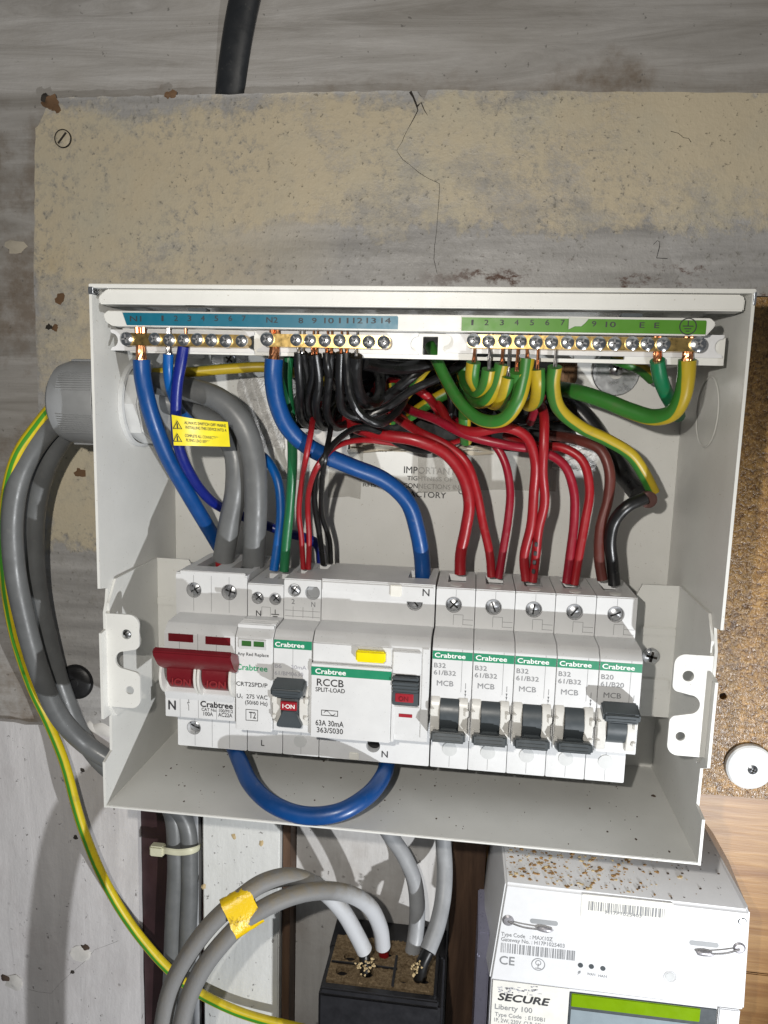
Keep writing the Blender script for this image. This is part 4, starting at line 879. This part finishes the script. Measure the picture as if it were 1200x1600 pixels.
# red circuit wires
red = [
 ([(719, 897, -36), (720, 865, -36), (728, 825, -38), (733, 785, -40), (722, 742, -42), (695, 708, -44), (650, 688, -46), (600, 680, -44), (555, 668, -36), (530, 640, -14)], 2.85, 'thick red wire into the breaker beside the wide one'),
 ([(768, 901, -38), (765, 865, -38), (754, 815, -38), (744, 765, -40), (728, 722, -42), (700, 697, -40), (655, 675, -36), (610, 645, -22), (585, 610, -3)], 2.15, 'left red wire of the pair into the second B32 breaker'),
 ([(779, 903, -38), (786, 860, -38), (794, 810, -38), (797, 765, -38), (788, 720, -38), (770, 692, -36), (735, 672, -28), (700, 650, -6)], 2.0, 'right red wire of the pair into the second B32 breaker'),
 ([(822, 907, -40), (819, 870, -40), (830, 820, -42), (834, 770, -44), (836, 720, -48), (822, 682, -50), (790, 668, -50), (740, 675, -46), (705, 664, -38), (690, 640, -26), (660, 606, -8)], 2.35, 'left red wire of the pair into the third B32 breaker'),
 ([(832, 909, -40), (837, 870, -40), (842, 825, -42), (851, 785, -44), (848, 735, -48), (850, 690, -50), (850, 650, -46), (843, 628, -34), (840, 610, -10)], 2.2, 'right red wire with black marks into the third B32 breaker'),
 ([(885, 911, -40), (891, 865, -40), (897, 815, -40), (896, 765, -42), (880, 725, -44), (845, 705, -44), (790, 695, -46), (730, 680, -44), (680, 655, -36), (640, 640, -24), (600, 605, -4)], 2.15, 'left red wire of the pair into the fourth B32 breaker'),
 ([(897, 913, -40), (905, 865, -40), (914, 815, -40), (921, 765, -40), (910, 720, -40), (880, 700, -38), (840, 697, -32), (790, 680, -14)], 2.15, 'right red wire of the pair into the fourth B32 breaker'),
 ([(690, 650, -14), (668, 620, -28), (640, 602, -24), (610, 596, -6)], 2.2, 'short red wire arching behind the small black loop'),
 ([(828, 660, -26), (838, 632, -36), (846, 620, -20)], 2.2, 'short red stub below the yellow and green loops'),
 ([(590, 600, -20), (598, 622, -28), (615, 645, -26), (640, 660, -10)], 2.2, 'short red wire deep behind the crossing black wires'),
]
for i, (pts, r, lab) in enumerate(red):
    wire('live_wire', lab, 'wire', pts, r, 'pvc_red' if i % 3 != 2 else 'pvc_crimson', 'red live wires', n=14)
t = bpy.data.objects[[o.name for o in bpy.data.objects if o.get('label', '').startswith('right red wire with black')][0]]
for k in range(4):
    p = U(838 - k * 1.5, 850 + 14 * k, -43); B('marking', 'ink', t, p.x - .9, p.x + .6, p.y - 1.6, p.y - .3, p.z - 1.1, p.z + 1.1, bev=.3)
wire('live_wire', 'brown wire into the B20 breaker', 'wire', [(941, 906, -40), (936, 870, -40), (938, 825, -40), (950, 780, -40), (952, 735, -40), (938, 703, -38), (905, 688, -32), (860, 680, -16)], 2.5, 'pvc_brown')
wire('taped_wire', 'shiny black taped wire curving into the B20 breaker', 'wire', [(960, 914, -40), (957, 880, -40), (953, 845, -42), (960, 815, -44), (980, 792, -46), (1008, 778, -44)], 2.9, 'pvc_black', rough=.3)
p = U(1012, 780, -40); cp_ = MB().cyl((p.x, p.y, p.z), 3.9, 4.5, 'y', 24, .5).build('cable_end', 'brown_cap', None); tag(cp_, 'round brown end of the thick black cable', 'cable end')
wire('sheathed_cable', 'thick black sheathed cable behind the last yellow and green wire', 'cable', [(1000, 772, -30), (975, 742, -16), (945, 698, -10), (915, 655, -9), (885, 628, -7), (860, 610, -4)], 5.0, 'pvc_black', n=16)
# earths
ear = [
 ([(740, 566, Yb), (738, 588, -75), (746, 606, -66), (738, 608, -52), (725, 590, -30), (720, 570, -12)], 'first earth wire curled tightly under terminal 1 of the green strip'),
 ([(764, 577, Yb), (760, 598, -75), (748, 612, -66), (733, 606, -52), (724, 580, -30), (722, 560, -14)], 'earth wire curled under terminal 2 of the green strip'),
 ([(784, 569, Yb), (776, 600, -75), (762, 624, -68), (744, 628, -54), (728, 608, -28), (720, 590, -6)], 'first earth wire under terminal 3 of the green strip, slanting left'),
 ([(794, 588, Yb), (788, 612, -74), (778, 630, -66), (760, 626, -48), (742, 606, -22), (735, 590, -4)], 'second earth wire under terminal 3 of the green strip, lower start'),
 ([(807, 580, Yb), (803, 606, -72), (798, 630, -62), (788, 636, -46), (772, 616, -20), (760, 600, -4)], 'short earth wire under terminal 4 of the green strip'),
 ([(824, 560, Yb), (820, 590, -77), (808, 630, -76), (785, 656, -72), (752, 656, -66), (722, 632, -60), (698, 595, -54), (684, 566, -50), (672, 540, -44)], 'long earth wire swinging left in a deep loop under the earth bar'),
 ([(840, 577, Yb), (841, 600, -76), (838, 624, -68), (826, 634, -54), (818, 612, -28), (812, 590, -6)], 'squarely bent earth wire under terminal 5 of the green strip'),
 ([(867, 573, Yb), (864, 600, -74), (872, 636, -66), (905, 666, -56), (950, 688, -48), (985, 710, -42), (1006, 740, -38), (1021, 770, -36)], 'long earth wire running right and down to brown cable end'),
 ([(726, 560, -34), (727, 610, -34), (726, 660, -30), (728, 690, -16)], 'straight earth wire hanging behind the tight loops'),
 ([(690, 545, -36), (660, 580, -30), (630, 622, -22), (610, 650, -6)], 'earth wire slanting down left deep behind black wires'),
 ([(640, 650, -14), (670, 630, -20), (710, 608, -20), (740, 600, -6)], 'earth wire lying deep behind the small black loop'),
 ([(612, 600, -16), (615, 630, -18), (612, 660, -10)], 'earth wire glimpsed between the black loops'),
 ([(1020, 592, -20), (1000, 575, -24), (978, 566, -26), (960, 560, -20)], 'short earth wire behind the round washer'),
]
for i, (pts, lab) in enumerate(ear):
    wire('earth_wire', lab, 'wire', pts, 3.0 if i not in (11,) else 2.2, 'pvc_earth', 'yellow and green earth wires', phase=random.choice((.24, .30, .72, .78)), twist=random.uniform(-.12, .12), n=14, flat=.85,
         cond=((pts[0][0] + random.uniform(-1, 3), 545, Yb), .85, 2 if i != 1 else 5) if i < 8 else None, cmat='copper' if i in (0, 2, 4, 5, 6) else 'tin_wire')
wire('earth_tail', 'teal green earth tail under the second E of the strip', 'cable', [(1027, 563, Yb), (1031, 588, -74), (1041, 615, -66), (1054, 638, -56), (1060, 650, -48)], 3.0, 'pvc_earth_teal', phase=.0, cond=((1027, 548, Yb), 1.7, 6))
wire('earth_tail', 'thick yellow and green earth tail bending left under the earth symbol', 'cable', [(1074, 562, Yb), (1072, 590, -76), (1066, 620, -73), (1050, 645, -68), (1022, 652, -62), (985, 642, -56), (945, 626, -50), (900, 612, -42), (862, 606, -26)], 3.55, 'pvc_earth', phase=.55, twist=.42, cond=((1075, 548, Yb), 2.2, 7), n=18)
# yellow flag label on the dark blue wire
lt = thing('warning_label', 'yellow warning label wrapped on the dark blue wire', 'label', U(277, 690, -74))
b = MB(); tb = b.bm; rows = []
yl_ = lambda s: -76.5 + 10 * s * s
for i in range(41):
    s = i / 40; px = 268 + 88 * s; a = U(px, 648 + 11 * s + 2 * math.sin(s * 3), yl_(s)); c_ = U(px + 3.5, 696 + 2 * s, yl_(s)); rows.append((tb.verts.new(a), tb.verts.new(c_)))
for r_, q_ in zip(rows, rows[1:]): tb.faces.new((r_[0], q_[0], q_[1], r_[1]))
b.build('label_sheet', 'yellow_label', lt)
def ltext(s, px0, py0, px1, h):
    me = text_mesh(s, .004); xs = [v.co.x for v in me.vertices]; x0_, x1_ = min(xs), max(xs)
    for v in me.vertices:
        px = px0 + (v.co.x - x0_) / (x1_ - x0_) * (px1 - px0); ss = (px - 268) / 88
        v.co = U(px, py0 + 7 * ss - v.co.y / .7 * h, yl_(ss) - .4 - v.co.z) * K
    link('lettering', me, 'ink', lt, 0)
ltext('ALWAYS SWITCH OFF MAINS', 288, 661, 353, 4.5); ltext('INSTALLING THIS DEVICE INTO A', 290, 668, 354, 4.5); ltext('COMPLETE ALL CONNECTIONS INCL', 289, 681, 354, 4.5); ltext('FLYING LEAD BEFORE RETURNING', 291, 688, 354, 4.5)
for py in (670, 690):
    a, b1, c1 = U(270, py, -76.8), U(285, py + .5, -76.6), U(277, py - 13, -76.7); ce = (a + b1 + c1) / 3
    inn = [ce + (q_ - ce) * .78 for q_ in (a, b1, c1)]
    bb = MB(); bb.plate([(q_.x, q_.z) for q_ in (a, b1, c1)], [[(q_.x, q_.z) for q_ in inn]], -76.9, -76.7); bb.box(ce.x - .25, ce.x + .25, -76.9, -76.7, ce.z - .9, ce.z + 1.2, 0); bb.build('hazard_triangle', 'ink', lt)

# ------------------------------------------------------------------ gland and outside cables
gl = thing('cable_gland', 'grey plastic cable gland through the left side of the enclosure', 'cable gland', (BX0 - 2, gc[0], gc[1] - 20))
b = MB().lathe([(0, -34), (13, -35), (15.5, -37.5), (18.5, -35), (20.2, -30), (20.6, -12), (20.4, -11.5)], (BX0, gc[0], gc[1]), 'x', 60); b.build('dome_nut', 'gland_grey', gl)
for g_ in range(6):
    bb = MB()
    for k in range(9):
        an = 2 * PI * g_ / 6 + (k - 4) * .058; t_ = bmesh.new(); bmesh.ops.create_cube(t_, size=1)
        bb.add(t_, Matrix.Translation((BX0 - 21, gc[0], gc[1])) @ Matrix.Rotation(an, 4, 'X') @ Matrix.Translation((0, 0, 20.6)) @ Matrix.Diagonal((17, .55, .7, 1)))
    bb.build('grip_ribs', 'gland_grey', gl)
MB().cyl((BX0 - 6.2, gc[0], gc[1]), 19.6, 12, 'x', 6, .6).build('hex_body', 'gland_grey', gl)
MB().lathe([(20.5, -3.2), (21.0, -2.8), (21.0, -.1), (20.5, -.1)], (BX0, gc[0], gc[1]), 'x', 40).build('sealing_ring', 'rubber_black', gl)
MB().cyl((BX0 + th + 4.6, gc[0], gc[1]), 19.0, 8.6, 'x', 8, .8).build('lock_nut', 'gland_nut', gl)
MB().lathe([(19.2, .1), (20.6, .1), (20.6, 2.2), (19.2, 2.6)], (BX0 + th, gc[0], gc[1]), 'x', 40).build('nut_flange', 'gland_nut', gl)
wire('outer_cable', 'grey sheathed cable looping left of the enclosure, outermost of two', 'cable', [(150, 628, -48), (105, 648, -48), (66, 682, -46), (34, 736, -46), (20, 800, -46), (22, 880, -44), (38, 965, -38), (62, 1050, -30), (92, 1118, -20), (130, 1160, -10), (172, 1188, -7), (225, 1215, -4), (266, 1262, -2), (275, 1330, -2), (271, 1450, -2), (264, 1640, -2)], 5.3, 'pvc_grey', n=20)
wire('outer_cable', 'grey sheathed cable looping left of the enclosure, inner of two', 'cable', [(150, 648, -40), (112, 668, -38), (80, 712, -34), (60, 770, -30), (53, 840, -27), (58, 920, -22), (75, 1000, -16), (98, 1080, -10), (128, 1150, -6), (172, 1203, -5), (240, 1235, -4), (288, 1280, -2), (296, 1360, -2), (293, 1480, -2), (288, 1640, -2)], 5.2, 'pvc_grey', n=20)
o = wire('outer_earth', 'bright yellow and green earth cable hanging down the left side', 'cable', [(150, 616, -52), (100, 622, -52), (55, 668, -50), (25, 715, -50), (8, 790, -44), (6, 880, -36), (20, 980, -28), (48, 1070, -18), (76, 1130, -14), (100, 1190, -16), (128, 1290, -20), (168, 1385, -20), (222, 1468, -18), (290, 1537, -16), (370, 1580, -15), (470, 1607, -15), (560, 1625, -12)], 2.75, 'pvc_earth_bright', phase=.02, twist=.0, n=16)
b = MB().tube(UP([(306, 1250, 1), (309, 1330, 1.5), (308, 1440, 1.5), (309, 1640, 1.5)]), 2.6, 14); o = b.build('channel_cable', 'pvc_grey_light', None); tag(o, 'slim pale cable beside the tied grey pair in maroon channel', 'cable')
# nylon tie round the grey cables
tz = Z(278, 1327, 6)
tt = thing('cable_tie', 'off-white cable tie round the grey cables in the channel', 'cable tie', (X(280, 1327, 6), 12, tz - 3))
q_ = [U(252, 1328, -6), U(262, 1330, -8.3), U(278, 1332, -8.8), U(298, 1330, -8.2), U(309, 1326, -3.5), U(313, 1322, 3)]
MB().tube(q_, 2.2, 8, 6, flat=.35).build('strap', 'nylon_tie', tt); p = U(247, 1327, -6); MB().box(p.x - 4.2, p.x + 4.2, -9, -3.5, p.z - 3.2, p.z + 3.2, .8).build('lock_head', 'nylon_tie', tt)

# ------------------------------------------------------------------ black fuse carrier with dusty top
Yf = -48
p0, p1 = U(497, 1552, Yf), U(688, 1576, Yf); zt_ = -122.5
fx0, fx1 = p0.x, p1.x
fc = thing('fuse_carrier', 'black moulded fuse carrier with dusty wire entries below the enclosure', 'fuse carrier', ((fx0 + fx1) / 2, 13, -260))
B('housing', 'black_block', fc, fx0, fx1, Yf, -12, -260, zt_, bev=1.4)
B('rear_base', 'black_block', fc, fx0 - 1, fx1 + 1, -12.5, 13, -260, zt_ - 1, bev=1)
hs = [(fx0 + 13, -24, 6, 5), (fx0 + 10.5, -35, 5.6, 5.2), (fx0 + 24, -34, 6, 6), (fx0 + 33, -18, 6, 5), (fx0 + 44, -36, 4.4, 3.6), (fx0 + 44, -26, 5, 2.6), (fx0 + 55, -34, 5.5, 5)]
def oval(c0, c1, a, b_): return [(c0 + a * math.cos(2 * PI * i / 18), c1 + b_ * math.sin(2 * PI * i / 18)) for i in range(18)]
MB().plate([(fx0 + 3, Yf + 5.5), (fx1 - 4, Yf + 5.5), (fx1 - 4, -8), (fx0 + 3, -8)], [oval(a, b_, c_ * .62, d_ * .62) for a, b_, c_, d_ in hs], zt_ + .05, zt_ + 3.2, 'z').build('dusty_top', 'block_dust', fc, 0)
B('front_lip', 'black_block', fc, fx0 + 1, fx1 - 1, Yf + .6, Yf + 5.3, zt_ - 1, zt_ + 2.6, bev=.8)
for y_ in (-29.4,): MB().box(fx0 + 3.5, fx0 + 40, y_ - .5, y_ + .5, zt_ + 1, zt_ + 4.2, .2).build('divider', 'black_block', fc)
B('divider', 'black_block', fc, fx0 + 38, fx0 + 39.4, Yf + 6, -20, zt_ + 1, zt_ + 4.4, bev=.2)
B('side_wall', 'black_block', fc, fx1 - 4, fx1 - 2.4, Yf + 2, -8, zt_ - 2, zt_ + 4.5, bev=.4)
b = MB()
for k in range(420):
    x_, y_ = random.uniform(fx0 + 3, fx1 - 4), random.uniform(Yf + 5.5, -8)
    if any(((x_ - a) / (c_ * .7)) ** 2 + ((y_ - b_) / (d_ * .7)) ** 2 < 1 for a, b_, c_, d_ in hs): continue
    r = random.choice((.25, .35, .5, .7)); lump(b, (x_, y_, zt_ + 3.3), r * 1.4, r, r * .7, .5)
o = b.build('sawdust', 'block_dust', None, 0); tag(o, 'brown dust lying on top of the black fuse carrier', 'dust', kind='stuff')
for px, py, y_, lab in ((502, 1512, 0, ''),): pass
b = MB()
for k in range(60):
    px, py = random.choice(((565, 1512), (572, 1507), (580, 1505), (655, 1508), (650, 1515))); p = U(px + random.gauss(0, 4), py + random.gauss(0, 4), -37); lump(b, (p.x, p.y + random.uniform(-3, 3), max(p.z, zt_ + 3.4)), .55, .55, .5, .5)
o = b.build('wood_crumbs', 'crumb_pale', None, 0); tag(o, 'pale crumbs around the wires in the fuse carrier', 'crumbs', kind='stuff')
# wires into the carrier
def sleeve(lab, pts, r): 
    o = MB().tube(UP(pts), r, 14).build('wire_core', 'pvc_black', None); tag(o, lab, 'wire core', 'cores entering the fuse carrier')
sleeve('black core below the left cable into fuse carrier', [(568, 1478, -33), (570, 1500, -34), (571, 1525, -34)], 3.0)
o = MB().tube(UP([(597, 1474, -20), (600, 1495, -20), (601, 1515, -20)]), 2.8, 14).build('wire_core', 'pvc_red', None); tag(o, 'dark red core entering the fuse carrier beneath the front cable', 'wire core', 'cores entering the fuse carrier')
sleeve('black core below the rightmost cable into fuse carrier', [(670, 1484, -32), (660, 1505, -34), (655, 1530, -34)], 3.4)
wire('meter_tail', 'grey dusty cable arching from fuse carrier, front of the taped pair', 'cable', [(598, 1478, -20), (594, 1450, -24), (575, 1414, -34), (535, 1394, -48), (480, 1394, -62), (430, 1410, -72), (384, 1438, -78), (346, 1475, -83), (313, 1520, -87), (290, 1575, -90), (276, 1660, -94), (268, 1800, -98), (262, 2050, -98)], 4.35, 'pvc_grey_dusty', n=20)
wire('meter_tail', 'grey dusty cable arching from fuse carrier, rear of the taped pair', 'cable', [(569, 1484, -33), (556, 1458, -36), (533, 1420, -42), (500, 1388, -50), (455, 1370, -60), (410, 1380, -69), (371, 1407, -76), (330, 1444, -81), (294, 1492, -85), (266, 1548, -88), (250, 1640, -92), (240, 1800, -96), (232, 2050, -96)], 4.35, 'pvc_grey_dusty', n=20)
wire('meter_tail', 'pale cable rising from fuse carrier beside the dark plank', 'cable', [(668, 1486, -32), (682, 1450, -24), (692, 1405, -14), (695, 1360, -6), (692, 1310, 0), (688, 1260, 4)], 4.5, 'pvc_grey_light', n=18)
wire('meter_tail', 'pale cable hanging behind the others from under the enclosure', 'cable', [(585, 1262, 4), (606, 1300, 2), (630, 1335, 0), (647, 1375, -3), (652, 1420, -8), (648, 1470, -12), (640, 1510, -16)], 4.5, 'pvc_grey_light', n=18)
# yellow tape round the pair: a wrapped band following both cables
a0, a1 = U(399, 1409, -73), U(356, 1436, -80); tpx = thing('yellow_tape', 'dirty yellow tape wrapped round the two dusty grey cables', 'tape', a1)
ax = (a1 - a0).normalized(); sd = (U(388, 1451, -78) - U(367, 1394, -75)); sd = (sd - ax * sd.dot(ax)).normalized(); fr = ax.cross(sd)
cen = U(378, 1423, -77); b = MB(); tb = b.bm; rings = []
for k in range(9):
    f = (k / 8 - .5) * 14.5; ring = []
    for i in range(28):
        an = 2 * PI * i / 28; wv = 1 + random.uniform(-.025, .025)
        ring.append(tb.verts.new(cen + ax * (f + random.uniform(-.3, .3)) + sd * (math.copysign(abs(math.cos(an)) ** .8, math.cos(an)) * 9.6 * wv) + fr * (math.copysign(abs(math.sin(an)) ** .7, math.sin(an)) * 5.2 * wv)))
    rings.append(ring)
for A_, B_ in zip(rings, rings[1:]):
    for i in range(28): tb.faces.new((A_[i], A_[(i + 1) % 28], B_[(i + 1) % 28], B_[i]))
b.build('wrap', 'yellow_tape', tpx, 60)

# ------------------------------------------------------------------ electricity meter
Ym = -40.0
TL, TR, BR_, BL_ = U(790, 1381, Ym), U(1173, 1425, Ym), U(1163, 1580, Ym), U(765, 1531, Ym)
mt = thing('electricity_meter', 'white electricity meter with barcode labels under the enclosure', 'electricity meter', ((TL.x + TR.x) / 2, 20, -250))
# upper cover: front face, sloping top, left shoulder; one closed shell
b = MB(); tb = b.bm
ys, yb = -6., 19.
F = [tb.verts.new((q.x, Ym, q.z)) for q in (TL, TR, BR_, BL_)]
T1 = [tb.verts.new(v) for v in ((TL.x - 3.0, ys, -36), (TR.x - 12.0, ys, -36.5), (TR.x + .8, ys, -52), (BR_.x + .5, ys, BR_.z), (BL_.x - 4.5, ys, BL_.z))]
T2 = [tb.verts.new((v.co.x, yb, v.co.z)) for v in T1]
FR = tb.verts.new((TR.x - 1.5, Ym + 1.5, TR.z + 1.2))
for f in ((F[0], F[3], F[2], F[1]), (F[0], FR, T1[1], T1[0]), (F[0], F[1], FR), (F[1], T1[2], T1[1], FR), (F[1], F[2], T1[3], T1[2]), (F[0], T1[0], T1[4], F[3]), (F[3], T1[4], T1[3], F[2])): tb.faces.new(f)
for i in range(5): tb.faces.new((T1[i], T1[(i + 1) % 5], T2[(i + 1) % 5], T2[i]))
bmesh.ops.recalc_face_normals(tb, faces=tb.faces)
bmesh.ops.bevel(tb, geom=[e for e in tb.edges if len(e.link_faces) == 2 and e.calc_face_angle(0) > .25], offset=1.1, segments=3, affect='EDGES')
b.build('comms_cover', 'meter_white', mt)
zl_ = BL_.z
B('meter_case', 'meter_white', mt, BL_.x + 1.0, BR_.x - 2, Ym + 2.2, 19.5, -250, zl_ - .6, bev=.9)
B('base_plate', 'meter_white', mt, BL_.x + 4, BR_.x + 8, -2, 19.6, -250, -70, bev=3)
B('clear_side', 'meter_violet', mt, BL_.x - 6.5, BL_.x + .2, -26, 19.5, -250, zl_ + 16, bev=.8)
yf = Ym - .08
mtx = lambda s, a, b_, c_, h, m_='grey_ink', bo=.004, y=yf, **k: textp(s, mt, a, b_, c_, h, y, m_, bo, tilt=k.pop('tilt', 0), **k)
def barcode(px0, py0, px1, py1, y, mat='grey_ink', n_=34):
    a, c_ = U(px0, py0, y), U(px1, py0, y); h = abs(U(px0, py1, y).z - a.z); b = MB(); x_ = a.x; L_ = c_.x - a.x
    while x_ < c_.x - .1:
        w = random.choice((.18, .18, .36, .55)) * L_ / 26; b.box(x_, min(x_ + w, c_.x), y - .03, y + .03, a.z - h, a.z, 0); x_ += w + random.choice((.2, .2, .38, .5)) * L_ / 26
    b.build('barcode', mat, mt)
a, c_ = U(909, 1398, yf), U(1051, 1431, yf)
MB().plate(rrect(a.x, c_.x, Z(980, 1441, yf), Z(980, 1404, yf), 1), [], yf - .08, yf).build('sticker', 'white_sticker', mt)
barcode(920, 1408, 1040, 1422, yf - .14, 'grey_ink'); mtx('H17P1025403', 946, 1428, 1003, 5.5, y=yf - .14)
mtx('Type Code   : MAX10Z', 783, 1462, 864, 6); mtx('Gateway No. : H17P1025403', 783, 1470, 883, 6); barcode(783, 1473, 901, 1488, yf)
mtx('CE', 780, 1506, 804, 13, bo=-.004)
p = U(841, 1507, yf); b = MB(); b.plate(circ(p.x, p.z, 3.5, 28), [circ(p.x, p.z, 3.1, 28)], yf - .03, yf + .03); b.plate(circ(p.x, p.z + .9, 1.5, 18), [circ(p.x, p.z + .9, 1.15, 18)], yf - .03, yf + .03)
b.box(p.x - .18, p.x + .18, yf - .03, yf + .03, p.z - 2.2, p.z + .5, 0); b.box(p.x - 1.5, p.x + 1.5, yf - .03, yf + .03, p.z - 2.4, p.z - 2.05, 0); b.build('approval_mark', 'grey_ink', mt)
for px, py in ((907, 1508), (924, 1510), (942, 1513)):
    p = U(px, py, Ym); MB().cyl((p.x, Ym - .05, p.z), 1.3, .3, 'y', 18).build('indicator_lamp', 'dark_grey', mt)
mtx('⚡', 901, 1524, 908, 6) if False else None
b = MB(); p = U(905, 1520, yf); b.prism([(p.x - .2, p.z + 1.1), (p.x + .9, p.z + 1.1), (p.x + .2, p.z + .2), (p.x + .9, p.z + .2), (p.x - .9, p.z - 1.2), (p.x - .1, p.z - .1), (p.x - .8, p.z - .1)], yf - .03, yf + .03, 'y'); b.build('lightning_mark', 'grey_ink', mt)
mtx('WAN', 917, 1523.5, 930, 4); mtx('HAN', 935, 1526.5, 948, 4)
p = U(1047, 1526, Ym); MB().lathe([(2.6, -.05), (3.0, -.35), (3.3, -.05)], (p.x, Ym, p.z), seg=28).build('button_ring', 'meter_white', mt); MB().cyl((p.x, Ym + .1, p.z), 2.4, .6, 'y', 24, .1).build('button', 'gland_nut', mt)
def seal(pxs, y0_):
    """sealing screw in a slot with its crimped seal"""
    (a, b_), (c_, d_), (e_, f_) = pxs
    pa, pc = U(a, b_, Ym), U(c_, d_, Ym); s_ = MB().lathe([(0, -.9), (2.2, -.8), (3.0, -.2), (3.0, .4)], (pa.x, Ym, pa.z), seg=20).build('sealing_screw', 'seal_grey', mt)
    bb = MB(); bb.tube([pa + Vector((0, -1, 0)), pa.lerp(pc, .4) + Vector((0, -1.8, -.6)), pc + Vector((0, -1.4, 0))], .45, 8); bb.build('seal_wire', 'tin_wire', s_)
    bb = MB(); lump(bb, pc + Vector((0, -1.2, 0)), 4.6, 1.1, 1.5, .12); bb.build('crimp_seal', 'seal_grey', s_)
    pe = U(e_, f_, Ym); bb = MB(); bb.plate(rrect(pe.x - 7, pe.x + 7, pe.z - 1.3, pe.z + 1.3, 1.2), [], Ym - .12, Ym + .1); bb.build('seal_slot', 'gland_grey', mt)
seal(((794, 1438), (850, 1450), (850, 1441)), 0); seal(((1155, 1481), (1100, 1487), (1100, 1475)), 0)
p = U(1160, 1440, Ym); MB().lathe([(0, -.5), (1.6, -.4), (2.2, .1)], (p.x, Ym, p.z), seg=20).build('rivet', 'zinc', mt)
# lower face: label and display
y2 = Ym + 2.1
a, c_ = U(770, 1540, y2), U(886, 1600, y2); MB().plate([(a.x, -240), (c_.x, -240), (c_.x, zl_ - 1.5), (a.x, zl_ - 1.5)], [], y2 - .1, y2).build('rating_label', 'white_sticker', mt)
ml = lambda s, a, b_, c_, h, bo=.004, **k: textp(s, mt, a, b_, c_, h, y2 - .16, 'grey_ink', bo, **k)
textp('SECURE', mt, 777, 1562, 857, 11, y2 - .16, 'ink', .035, shear=.25); ml('Liberty 100', 773, 1576, 832, 8, .012); ml('Type Code  : E1S0B1', 773, 1587, 852, 6); ml('1P, 2W, 230V, Cl B, 50Hz', 772, 1596, 853, 6); ml('0.5-10(100)A', 771, 1606, 826, 6)
b = MB()
for k in range(60): p = U(random.uniform(776, 842), random.gauss(1548, 4), y2); b.box(p.x, p.x + random.uniform(.3, 2), y2 - .13, y2 - .09, p.z, p.z + random.uniform(.2, .8), 0)
b.build('smudged_print', 'pale_ink', mt)
a, c_ = U(893, 1551, y2), U(1092, 1600, y2)
B('display_bezel', 'dark_grey', mt, a.x - 1, c_.x + 8, y2 - .3, y2 + 1, -240, a.z + .6, bev=.3); B('green_panel', 'lcd', mt, a.x, c_.x, y2 - .7, y2, a.z - 7.6, a.z, bev=.3); B('display', 'lcd_grey', mt, a.x, c_.x, y2 - .5, y2, -238, a.z - 9, bev=.3)
B('right_flank', 'meter_white', mt, c_.x + 8.4, BR_.x - 1.5, y2 - 1.4, y2 + 2, -245, zl_ - 1.2, bev=.5)
# sawdust on the sloping top of the meter
for nm, mt_, cnt, lab in (('wood_dust', 'crumb', 420, 'brown wood dust scattered on the sloping meter top'), ('wood_chips', 'crumb_pale', 240, 'pale wood chips scattered on the sloping meter top'), ('dark_grit', 'crumb_dark', 110, 'dark grit scattered on the sloping meter top')):
    b = MB()
    for k in range(cnt):
        if mt_ == 'crumb_dark': u = random.uniform(0, 1)
        else:
            u = random.choice((random.gauss(.13, .08), random.gauss(.33, .07), random.gauss(.2, .15), random.gauss(.55, .12)))
        v = random.uniform(.08, .95)
        if not 0 < u < .97: continue
        zf = -36 + (TL.z + 36) * v; x_ = TL.x + (TR.x - TL.x - 6) * u; y_ = ys + (Ym - ys) * v; zf = -36.3 + (TL.z + (TR.z - TL.z) * u + 36.3) * v
        r = random.choice((.18, .22, .3, .4, .6, .8)) * (.7 if mt_ == 'crumb_dark' else 1); lump(b, (x_, y_, zf + .15), r * random.uniform(1, 1.8), r, r * .6, .5)
    o = b.build(nm, mt_, None, 0); tag(o, lab, 'wood dust', kind='stuff')

for o in bpy.data.objects:
    if '_o' in o: del o['_o']
